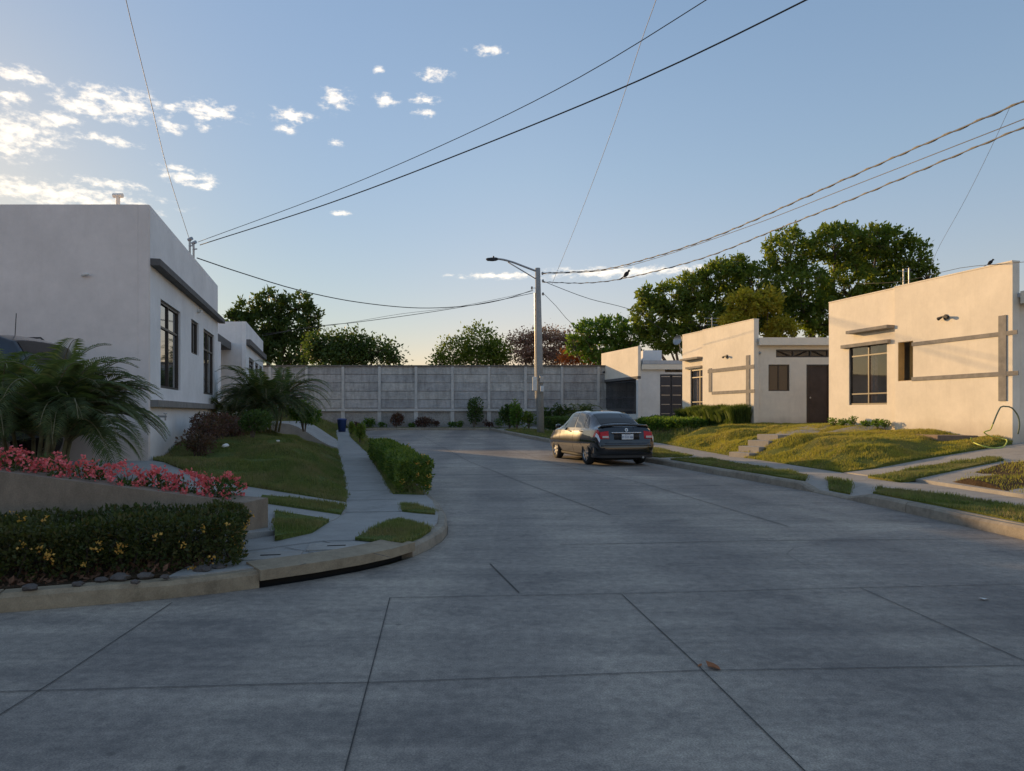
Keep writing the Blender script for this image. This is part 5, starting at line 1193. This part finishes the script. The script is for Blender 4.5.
def bird(label, c, s, rz):
    o = bpy.data.objects.new('bird', None); m = MB()
    m.lathe([(0,-.07),(.018,-.05),(.036,-.01),(.038,.02),(.024,.055),(.012,.065)], (0,0,.05), (-.75,0,.75), 12)
    m.lathe([(0,-.022),(.018,-.012),(.022,.004),(.016,.018),(0,.024)], (-.055,0,.108), (0,0,1), 10)
    m.tube([(-.072,0,.107), (-.098,0,.102)], [.006,.001], 5); m.hexa([(.03,-.012,.015),(.12,-.02,-.03),(.12,.02,-.03),(.03,.012,.015),(.03,-.012,.03),(.12,-.02,-.022),(.12,.02,-.022),(.03,.012,.03)])
    for y in (-.012,.012): m.tube([(-.0,y,.03), (-.005,y,-.0)], .003, 4)
    b = m.build('bird', M['feather'], None, True); b.location = c; b.scale = (s,s,s); b.rotation_euler = (0,0,rz); tag(b, label, 'bird'); return b
bird('small dark bird perched on the lowest twisted cable near the lamp pole', P(626,277.3,28.6), 2.2, 2.6)
bird('small dark bird perched on the parapet of the nearest cream house', P(990,265.0,17.5)+Vector((0,0,.0)), 1.1, 2.8)
# ================================================================== SMALL OBJECTS
hs_ = MB(); pts = [P(1018,434,16.45), P(1019.5,425,16.4), P(1018,416,16.4), P(1012,408,16.35), P(1006,406.5,16.3), P(1001,407,16.3), P(997,414,16.25), P(993,424,16.2)]
hs_.tube(smooth_line(pts, .06), .016, 7)
hz_ = lambda x, y: hRr(x, y)+.05
g0 = [(990,430),(984,432),(990,436),(1003,439),(1007,443),(1003,447),(992,448),(980,446),(973,442),(971,438)]
gpts = []
for u, v in g0:
    q = gh(u, v, lambda x, y: (hz_(x, y) if y > 15.95+max(0,x-9)*.25 else hdr(x, y)+.02))
    x, y = q
    if y > 17.0: gpts.append(P(u, v, 16.35)); continue
    gpts.append(Vector((x, y, (hz_(x, y) if y > 15.95+max(0,x-9)*.25 else hdr(x, y)+.02))))
h_ = empty('garden_hose', (11.2,16.3,.8)); tag(h_, 'green garden hose looped from the wall tap onto the lawn at far right', 'hose')
ho = hs_.build('tap_end', M['hoseg'], h_, True); ho.matrix_parent_inverse = Matrix.Translation(-h_.location)
hm = MB(); hm.tube(smooth_line([pts[-1]]+gpts, .06), .014, 7); ho = hm.build('hose', M['hose'], h_, True); ho.matrix_parent_inverse = Matrix.Translation(-h_.location)
p = G(339.5, 423, .6); bn = empty('plastic_bin', (-8.2, 35.2, .5)); tag(bn, 'small blue plastic bin standing at the foot of the far wall', 'bin')
m = MB(); m.lathe([(0,0),(.17,0),(.22,.55),(.235,.57),(.21,.57),(.16,.03),(0,.03)], (0,0,0), (0,0,1), 18); m.build('bucket', M['blue'], bn, True); m = MB(); m.lathe([(.245,.56),(.25,.59),(.15,.64),(0,.65)], (0,0,0), (0,0,1), 18); m.build('lid', M['blue'], bn, True)
def stone(name, u, v, z, s, label, mat, grp=None, cat='stone', sq=.6):
    c = G(u, v, z); bm = bmesh.new(); bmesh.ops.create_icosphere(bm, subdivisions=2, radius=1)
    r_ = random.Random(int(u*7+v))
    for vv in bm.verts: vv.co *= r_.uniform(.68,1.2)
    for vv in bm.verts: vv.co = Vector((vv.co.x*s*1.25, vv.co.y*s, vv.co.z*s*sq))
    me = bpy.data.meshes.new(name); bm.to_mesh(me); bm.free(); me.materials.append(M[mat]); o = bpy.data.objects.new(name, me); COL.objects.link(o); o.location = c+Vector((0,0,s*sq*.05)); tag(o, label, cat, grp); return o
stone('garden_stone', 225.5, 445.5, .88, .05, 'pale flat stone on the lawn in front of the maroon shrubs', 'pvc')
stone('garden_stone', 278, 441, .90, .03, 'tiny pale stone on the crest of the lawn mound near the ramp', 'pvc')
for i, (u, v, s) in enumerate(((30,588,.045), (78,584,.035), (102,580,.04), (121,578,.06), (135,582,.03), (146,576,.05), (165,577,.03), (203,570,.055), (219,567,.05))):
    stone('kerb_rock', u, v, .15, s, 'dark rough rock, '+['first','second','third','fourth','fifth','sixth','seventh','eighth','ninth'][i]+' from the left at the foot of the dark hedge', 'rock', 'rocks under the dark hedge', 'rock')
def scrap(name, u, v, label, mat, s, cat):
    c = G(u, v, 0); m = MB(); pts = [(-1,0,.05),(-.5,.45,.25),(.2,.5,.12),(.9,.1,.4),(.35,-.45,.2),(-.4,-.4,.1)]; m.v = [(a*s,b*s,d*s+.004) for a, b, d in pts]+[(a*s,b*s,d*s+.006) for a, b, d in pts]+[(0,0,.004),(0,0,.007)]
    for j in range(6): m.f += [(j,(j+1)%6,12), (6+j,13,6+(j+1)%6), (j,6+j,6+(j+1)%6,(j+1)%6)]
    o = m.build(name, M[mat], None); o.location = c; o.rotation_euler = (0,0,random.uniform(0,6)); tag(o, label, cat)
scrap('dry_leaf', 713, 668, 'brown curled dry leaf lying on the concrete slab in front', 'dead', .055, 'leaf')
scrap('paper_scrap', 983, 600, 'small white paper scrap on the road at right', 'paper', .045, 'litter')
scrap('dry_leaf', 700, 666.5, 'tiny pale dry leaf scrap left of the brown leaf', 'dead', .02, 'leaf')
# ================================================================== PLANTS, left
palm('areca_palm', (-5.75, 8.75, .56), 14, .70, 9, 1.36, 'large dark areca palm clump at far left in front of the parked vehicle', droop=1.25, spread=.36, leafl=.30, nl=50, seed=4, lo=.5, hi=1.4)
palm('areca_palm', (-6.65, 19.8, .98), 11, .85, 8, 1.5, 'feathery green areca palm in the middle left beside the lawn mound', droop=1.2, spread=.35, leafl=.32, nl=34, seed=9, lo=.1, hi=1.35)
palm('areca_palm', (-7.35, 19.2, 1.0), 3, .5, 6, 1.1, 'slim areca palm close to the corner of the large white house', droop=1.1, spread=.15, leafl=.28, nl=26, seed=12, lo=.3, hi=1.3)
bush('leafy_shrub', (-7.6, 21.0, .98), (.8,.7,1.25), 1800, .10, M['leafD'], 'dark bushy shrub between the two middle palms')
bush('leafy_shrub', (-5.95, 20.9, .92), (.6,.5,.95), 1500, .09, M['leafM'], 'rounded green shrub on the right side of the middle palm')
bush('dwarf_tree', (-5.45, 15.3, .86), (.50,.45,.62), 1900, .055, M['leafD'], 'small spreading dwarf tree on the lawn mound crest', flowers=None, lumps=8)
for i in range(8):
    t = .75+i*.78; q = pL.pt(t, .62, 0); z = hL(q[0], q[1])
    bush('maroon_shrub', (q[0], q[1], z-.02), (.48,.40,.60), 1000, .055, M['leafR'], 'maroon leaved shrub, '+['nearest','second nearest','third nearest','fourth nearest','fifth nearest','sixth nearest','second farthest','farthest'][i]+' of the row along the white house wall', 'shrub', 'maroon shrubs along the white house', lumps=6, barkm='barkd')
ORD = ['first','second','third','fourth','fifth','sixth','seventh','eighth','ninth','tenth','eleventh','twelfth']
# coral flower plants along the top of the retaining wall
d_ = Vector((-1,-.34)).normalized(); n_2 = Vector((-d_.y, d_.x))
for i in range(11):
    s_ = .22+i*.30; q = Vector((-2.68,7.32))+d_*s_+Vector((-.34,.94))*.26; z = hd(q.x, q.y); hgt = (top(s_)-z)+.20+.02*math.sin(i*2.1)
    lab = ('coral pink flowering plant, the big separate one at the lower end of the retaining wall' if i == 0 else 'coral pink flowering plant, '+ORD[i]+' from the lower end of the retaining wall')
    bush('flowering_plant', (q.x, q.y, z), (.20 if i else .23,.20,hgt+(.03 if i == 0 else 0)), 520, .045, M['leafD'], lab, 'flower', 'coral flowering plants behind the retaining wall', lumps=5, flowers=(M['pink'], 36, .032))
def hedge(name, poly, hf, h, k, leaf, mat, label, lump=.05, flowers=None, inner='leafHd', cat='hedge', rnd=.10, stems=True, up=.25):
    """poly footprint quad (a,b,c,d); leaves on the top and side shell with a lumpy surface"""
    a, b, c, d = [Vector(p) for p in poly]; o = Vector(((a.x+b.x+c.x+d.x)/4, (a.y+b.y+c.y+d.y)/4)); z0 = hf(o.x, o.y)
    root = empty(name, (o.x, o.y, z0)); tag(root, label, cat)
    def at(s, t): return (a.lerp(b, s)).lerp(d.lerp(c, s), t)
    L1 = ((b-a).length+(c-d).length)/2; L2 = ((d-a).length+(c-b).length)/2
    pts = []; nrm = []
    A = [L1*L2, L1*h, L1*h, L2*h, L2*h]; A = np.array(A)/sum(A)
    fl = []
    from mathutils import noise as mn
    def surf(face, r1, r2, depth):
        if face == 0: s, t, z, n = r1, r2, 1, Vector((0,0,1))
        elif face == 1: s, t, z, n = r1, 0, r2, -((d-a).normalized()).to_3d()
        elif face == 2: s, t, z, n = r1, 1, r2, ((d-a).normalized()).to_3d()
        elif face == 3: s, t, z, n = 0, r1, r2, -((b-a).normalized()).to_3d()
        else: s, t, z, n = 1, r1, r2, ((b-a).normalized()).to_3d()
        q = at(s, t); g = hf(q.x, q.y); p = Vector((q.x, q.y, g+z*h))
        w = mn.noise(p*2.6)*lump*1.6+mn.noise(p*7)*lump*.8
        # round the top edges
        e = min(s*L1, (1-s)*L1, t*L2, (1-t)*L2) if face == 0 else (1-z)*h
        rr = max(0, rnd-e)/rnd
        p = p+n*(w-depth-rr*rr*rnd*.55)
        return Vector((p.x-o.x, p.y-o.y, max(p.z-z0, .02))), n
    for i in range(k):
        f = int(rng.choice(5, p=A)); q, n = surf(f, rng.random(), rng.random() if f == 0 else rng.random()**.9, abs(rng.normal())*.05)
        pts.append(q); nrm.append(n)
    v, fc = leaves(np.array([tuple(p) for p in pts]), leaf, .5, up, np.array([tuple(p) for p in nrm])*.9); mesh_np('foliage', v, fc, mat, root)
    # dark twiggy core
    m = MB(); ins = .09
    for i in range(int(L1*16)):
        s, t = random.random(), random.uniform(.15,.85); q = at(s, t); g = hf(q.x, q.y)
        m.tube([(q.x-o.x, q.y-o.y, g-z0-.03), (q.x-o.x+random.uniform(-.08,.08), q.y-o.y+random.uniform(-.08,.08), g-z0+h*.5), (q.x-o.x+random.uniform(-.15,.15), q.y-o.y+random.uniform(-.1,.1), g-z0+h*.92)], [.012,.008,.004], 4)
    m.build('stems', M['barkd'], root)
    cpts = []
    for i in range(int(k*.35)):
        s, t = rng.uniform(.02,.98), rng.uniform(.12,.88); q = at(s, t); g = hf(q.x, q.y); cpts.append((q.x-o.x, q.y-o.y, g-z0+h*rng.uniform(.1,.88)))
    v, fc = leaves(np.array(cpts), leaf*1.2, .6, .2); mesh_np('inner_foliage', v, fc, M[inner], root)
    if flowers:
        fm, n, fs = flowers; fp = []
        for i in range(n): q, _ = surf(int(rng.choice([0,1,1,4])), rng.random(), rng.random(), -.015); fp.append(tuple(q))
        petals(np.array(fp), fs, fm, root, per=10)
    return root
flat = lambda z: (lambda x, y: z+zr(y))
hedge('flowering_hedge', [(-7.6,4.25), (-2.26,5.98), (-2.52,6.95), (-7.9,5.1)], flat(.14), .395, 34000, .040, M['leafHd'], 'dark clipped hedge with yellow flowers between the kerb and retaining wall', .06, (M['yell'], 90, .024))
hedge('clipped_hedge', [(-1.74,11.35), (-1.25,11.35), (-3.42,20.6), (-4.0,20.6)], flat(.16), .50, 24000, .055, M['leafH'], 'bright green clipped hedge between the left sidewalk and the road', .05, (M['yell'], 10, .03), inner='leafM')
bush('conifer_shrub', (-5.55, 26.6, .30), (.22,.21,.88), 1200, .07, M['leafH'], 'taller cone shaped bright shrub at the end of the clipped hedge', lumps=6, up=.9)
bush('conifer_shrub', (-6.95, 31.5, .42), (.20,.20,.66), 700, .07, M['leafH'], 'smaller cone shaped shrub close to the far wall by the sidewalk', lumps=5, up=.9)
palm('areca_palm', (-9.3, 29.5, .95), 4, .35, 6, 1.0, 'small areca palm in front of the second white house', droop=1.1, spread=.2, leafl=.28, nl=20, seed=21, lo=.3, hi=1.3)
bush('leafy_shrub', (-9.0, 26.9, .9), (.8,.6,1.0), 1300, .10, M['leafD'], 'dark shrub beside the ramp in front of the far wall')
# along the far wall
for (x, y, rx_, h, k, mt, lab) in ((-6.4,40.4,.55,.85,600,'leafR','low maroon weed clump at the foot of the wall, left of the street end'), (-4.9,40.45,.75,.65,600,'leafR','wide low maroon weed clump at the foot of the wall behind the street'), (-8.0,40.4,.5,.55,420,'leafM','low green weed clump in the left corner of the far wall'),
   (-2.1,40.35,.62,1.75,1300,'leafD','tall dark spindly shrub against the far wall left of the lamp pole'), (-.15,38.6,.75,1.35,1500,'leafD','broad dark shrub directly left of the lamp pole'), (.25,37.4,.50,1.9,1300,'leafM','tall narrow green shrub just left of the lamp pole'), (.85,37.2,.42,.95,700,'leafH','small light green shrub at the base of the lamp pole')):
    bush('leafy_shrub', (x, y, .58), (rx_, .4 if y > 40 else rx_*.8, h), k, .12, M[mt], lab, lumps=6)
for i, (x, y) in enumerate(((1.9,40.3), (2.6,40.3), (3.3,40.3), (4.1,40.2))): bush('leafy_shrub', (x, y, .6), (.5,.35,1.35), 900, .12, M['leafD'], 'dark wall shrub, '+['first','second','third','fourth'][i]+' to the right of the lamp pole before the small palm', 'shrub', 'dark shrubs along the wall right of the pole', lumps=6)
palm('garden_palm', (3.55, 37.2, .75), 1, .25, 16, 1.7, 'small arching garden palm between the lamp pole and the railed porch', droop=1.7, leafl=.42, nl=26, seed=5, lo=.5, hi=1.3)
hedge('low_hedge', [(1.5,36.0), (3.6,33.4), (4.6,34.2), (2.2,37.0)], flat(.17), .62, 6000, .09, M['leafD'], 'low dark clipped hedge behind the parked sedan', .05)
hedge('low_hedge', [(5.05,29.6), (6.5,27.7), (7.6,28.4), (6.3,31.8)], flat(.45), .50, 9000, .09, M['leafM'], 'low deep green hedge in front of the steel gate', .06)
# tall grass hedge in front of house 2
tg = empty('tall_grass', (8.0,29.5,.95)); tag(tg, 'dense tall grass clipped as a hedge against the middle cream house', 'grass hedge')
k = 17000; t_ = rng.random(k); o_ = rng.random(k); a0 = Vector(pl2.pt(.05, .12, 0)); a1 = Vector(pl2.pt(4.4, .12, 0)); nn = np.array([pl2.n.x, pl2.n.y])
bx_ = a0.x+(a1.x-a0.x)*t_+nn[0]*o_*.7-8.0; by_ = a0.y+(a1.y-a0.y)*t_+nn[1]*o_*.7-29.5; hh = (.70+.10*np.sin(t_*19)+.12*rng.random(k))*(1-.12*o_)
th = rng.random(k)*6.28; wv = .013; ln = .22*hh*rng.random(k)+.10*o_; ph = rng.random(k)*6.28
b0 = np.stack([bx_, by_, np.zeros(k)-.05], 1); dx = np.stack([np.cos(th), np.sin(th), 0*th], 1)*wv; mid = b0+np.stack([np.cos(ph)*ln*.3, np.sin(ph)*ln*.3, hh*.6], 1); tp = b0+np.stack([np.cos(ph)*ln+nn[0]*o_*.1, np.sin(ph)*ln, hh], 1)
v = np.stack([b0-dx, b0+dx, mid+dx*.8, tp, mid-dx*.8], 1).reshape(-1, 3); mesh_np('foliage', v, np.arange(k*5).reshape(-1, 5), M['bladeD'], tg)
# little plants at the foot of house 1
for i, u in enumerate((841,851,862,873,886,893)):
    t, z = far1.uv(u, 424); q = far1.pt(t, .28, 0); bush('border_plant', (q[0], q[1], .98), (.20,.18,.26 if i != 2 else .33), 260, .06, M['leafM'], 'small round green plant, '+['first','second','third and tallest','fourth','fifth','sixth'][i]+' from the left under the square window', 'plant', 'border plants under the square window', lumps=4)
m = MB()
for i, (x, w, h) in enumerate(((-8.6,.3,.35),(-7.2,.25,.3),(-5.6,.3,.28),(-4.2,.25,.35),(-3.4,.35,.30),(-2.9,.2,.45),(-1.3,.3,.4),(-.7,.35,.5))):
    bush('wall_weed', (x, 40.45, .58), (w, .2, h), 220, .10, M['leafM' if i % 3 else 'leafR'], 'small weed tuft, '+ORD[i]+' from the left along the foot of the far wall', 'weed', 'weeds along the far wall', lumps=4)
# ================================================================== GRASS
grass('grass', lawn_l, 4200, .035, .006, M['blade'], label='short green grass on the lawn mound in front of the white house')
grass('grass', lawn_l2, 500, .10, .016, M['blade'], label='grass on the slope by the far left wall')
grass('grass', [verge_l], 2500, .05, .007, M['blade'], label='grass strip beneath the clipped hedge')
grass('grass', [G1, G2, S1, S2], 9000, .028, .004, M['blade'], label='grass patches set between the concrete paths on the left')
grass('grass', lawn_r, 2600, .036, .008, M['bladeR'], label='yellow green grass on the sunny bank at right')
grass('grass', lawn_r3, 500, .09, .014, M['blade'], label='grass before the farthest cream house')
grass('grass', [VA, VB, VC, VD, VE], 2800, .038, .007, M['blade'], label='grass strips along the right kerb')
grass('grass', VF, 700, .06, .012, M['blade'], label='grass strip by the lamp pole')
grass('dry_grass', lawn_f, 650, .045, .007, M['bladeR'], label='sparse dry grass on the brown soil at the right edge')
lf = scatter(soil_l, 420); v, f = leaves(lf+np.array([0,0,.012]), .06, .5, 0); tag(mesh_np('leaf_litter', v, f, simple('dry litter', (.14,.07,.04), .9, var=.5, vs=30)), 'brown dead leaves scattered under the dark hedge', 'leaf litter', None, 'stuff')
# ================================================================== TREES beyond the wall
def blobs(base, lst, Y):
    """(u, v, ru, rv) as seen -> blobs in metres at depth Y"""
    out = []
    for (u, v, ru, rv, *dy) in lst:
        p = P(u, v, Y+(dy[0] if dy else 0)); k = Y/FPX; out.append((p.x-base[0], p.y-base[1], p.z-base[2], ru*k, ru*k*.9, rv*k))
    return out
bs = (20.4,46,.5)
tree('broadleaf_tree', bs, blobs(bs, [(790,252,24,22), (835,244,26,18), (878,242,24,16), (912,258,17,20), (755,285,20,22), (800,290,28,22,-1), (850,285,28,24), (895,290,22,20), (770,315,26,16,-1), (830,318,30,16,-1), (870,262,22,16,2), (928,276,9,12)], 46), .32, 3.0, M['leafT'], .27, 1800, 15, 'biggest broadleaf tree on the right, dense crown above the cream houses', group='trees beyond the houses', twigs=18)
bs = (15.6,44,.5)
tree('broadleaf_tree', bs, blobs(bs, [(745,305,16,14), (768,302,14,12), (735,325,15,12), (780,330,16,12)], 43), .16, 2.6, M['leafY'], .23, 420, 16, 'yellow green tree glowing in the sun left of the biggest tree', group='trees beyond the houses')
bs = (11,47,.5)
tree('broadleaf_tree', bs, blobs(bs, [(650,318,18,18), (672,300,18,18), (695,290,18,20), (720,277,20,17), (738,268,12,12), (700,320,24,18), (735,312,20,20), (668,338,22,14), (648,296,10,9)], 47), .24, 2.8, M['leafT'], .27, 1080, 14, 'dark green broadleaf tree with rounded tufts behind the middle cream house', group='trees beyond the houses', twigs=16)
bs = (6.6,50,.5)
tree('broadleaf_tree', bs, blobs(bs, [(590,332,14,12), (612,330,16,14), (630,338,14,13), (600,350,18,12), (625,355,16,12), (575,345,8,9)], 50), .18, 2.4, M['leafM'], .27, 480, 13, 'bright green tree directly above the farthest cream house', group='trees beyond the houses')
bs = (-3.4,62,.5)
tree('leafy_tree', bs, blobs(bs, [(455,352,16,13), (478,342,18,14), (500,352,14,12), (485,358,22,10), (440,362,10,8)], 62), .18, 2.4, M['leafT'], .27, 460, 13, 'small round green tree above the wall left of the lamp pole', group='trees beyond the far wall', rosette=False, clr=.28)
bs = (3.0,60,.5)
tree('bare_tree', bs, blobs(bs, [(523,340,16,4), (545,336,22,4.5), (568,340,18,4), (585,346,10,4), (540,352,24,8), (560,356,18,8), (525,358,12,8)], 60), .22, 2.2, M['leafB'], .20, 900, 8, 'pinkish brown flat topped acacia with thin branches behind the lamp pole', group='trees beyond the far wall', rosette=False, clr=.30, barkm='bark', twigs=34)
bs = (5.0,53,.5)
tree('flowering_tree', bs, blobs(bs, [(570,358,10,7), (585,355,12,8), (600,360,8,6)], 53), .14, 2.0, M['flame'], .22, 210, 9, 'low orange red flowering tree peeking over the wall beside the pole', group='trees beyond the far wall', rosette=False, clr=.25)
bs = (-31.5,95,.5)
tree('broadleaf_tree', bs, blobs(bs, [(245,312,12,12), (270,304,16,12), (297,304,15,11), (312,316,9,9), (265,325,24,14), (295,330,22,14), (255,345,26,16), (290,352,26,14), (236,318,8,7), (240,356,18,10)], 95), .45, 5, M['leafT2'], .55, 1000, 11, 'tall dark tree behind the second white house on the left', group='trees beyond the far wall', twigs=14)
bs = (-14,66,.5)
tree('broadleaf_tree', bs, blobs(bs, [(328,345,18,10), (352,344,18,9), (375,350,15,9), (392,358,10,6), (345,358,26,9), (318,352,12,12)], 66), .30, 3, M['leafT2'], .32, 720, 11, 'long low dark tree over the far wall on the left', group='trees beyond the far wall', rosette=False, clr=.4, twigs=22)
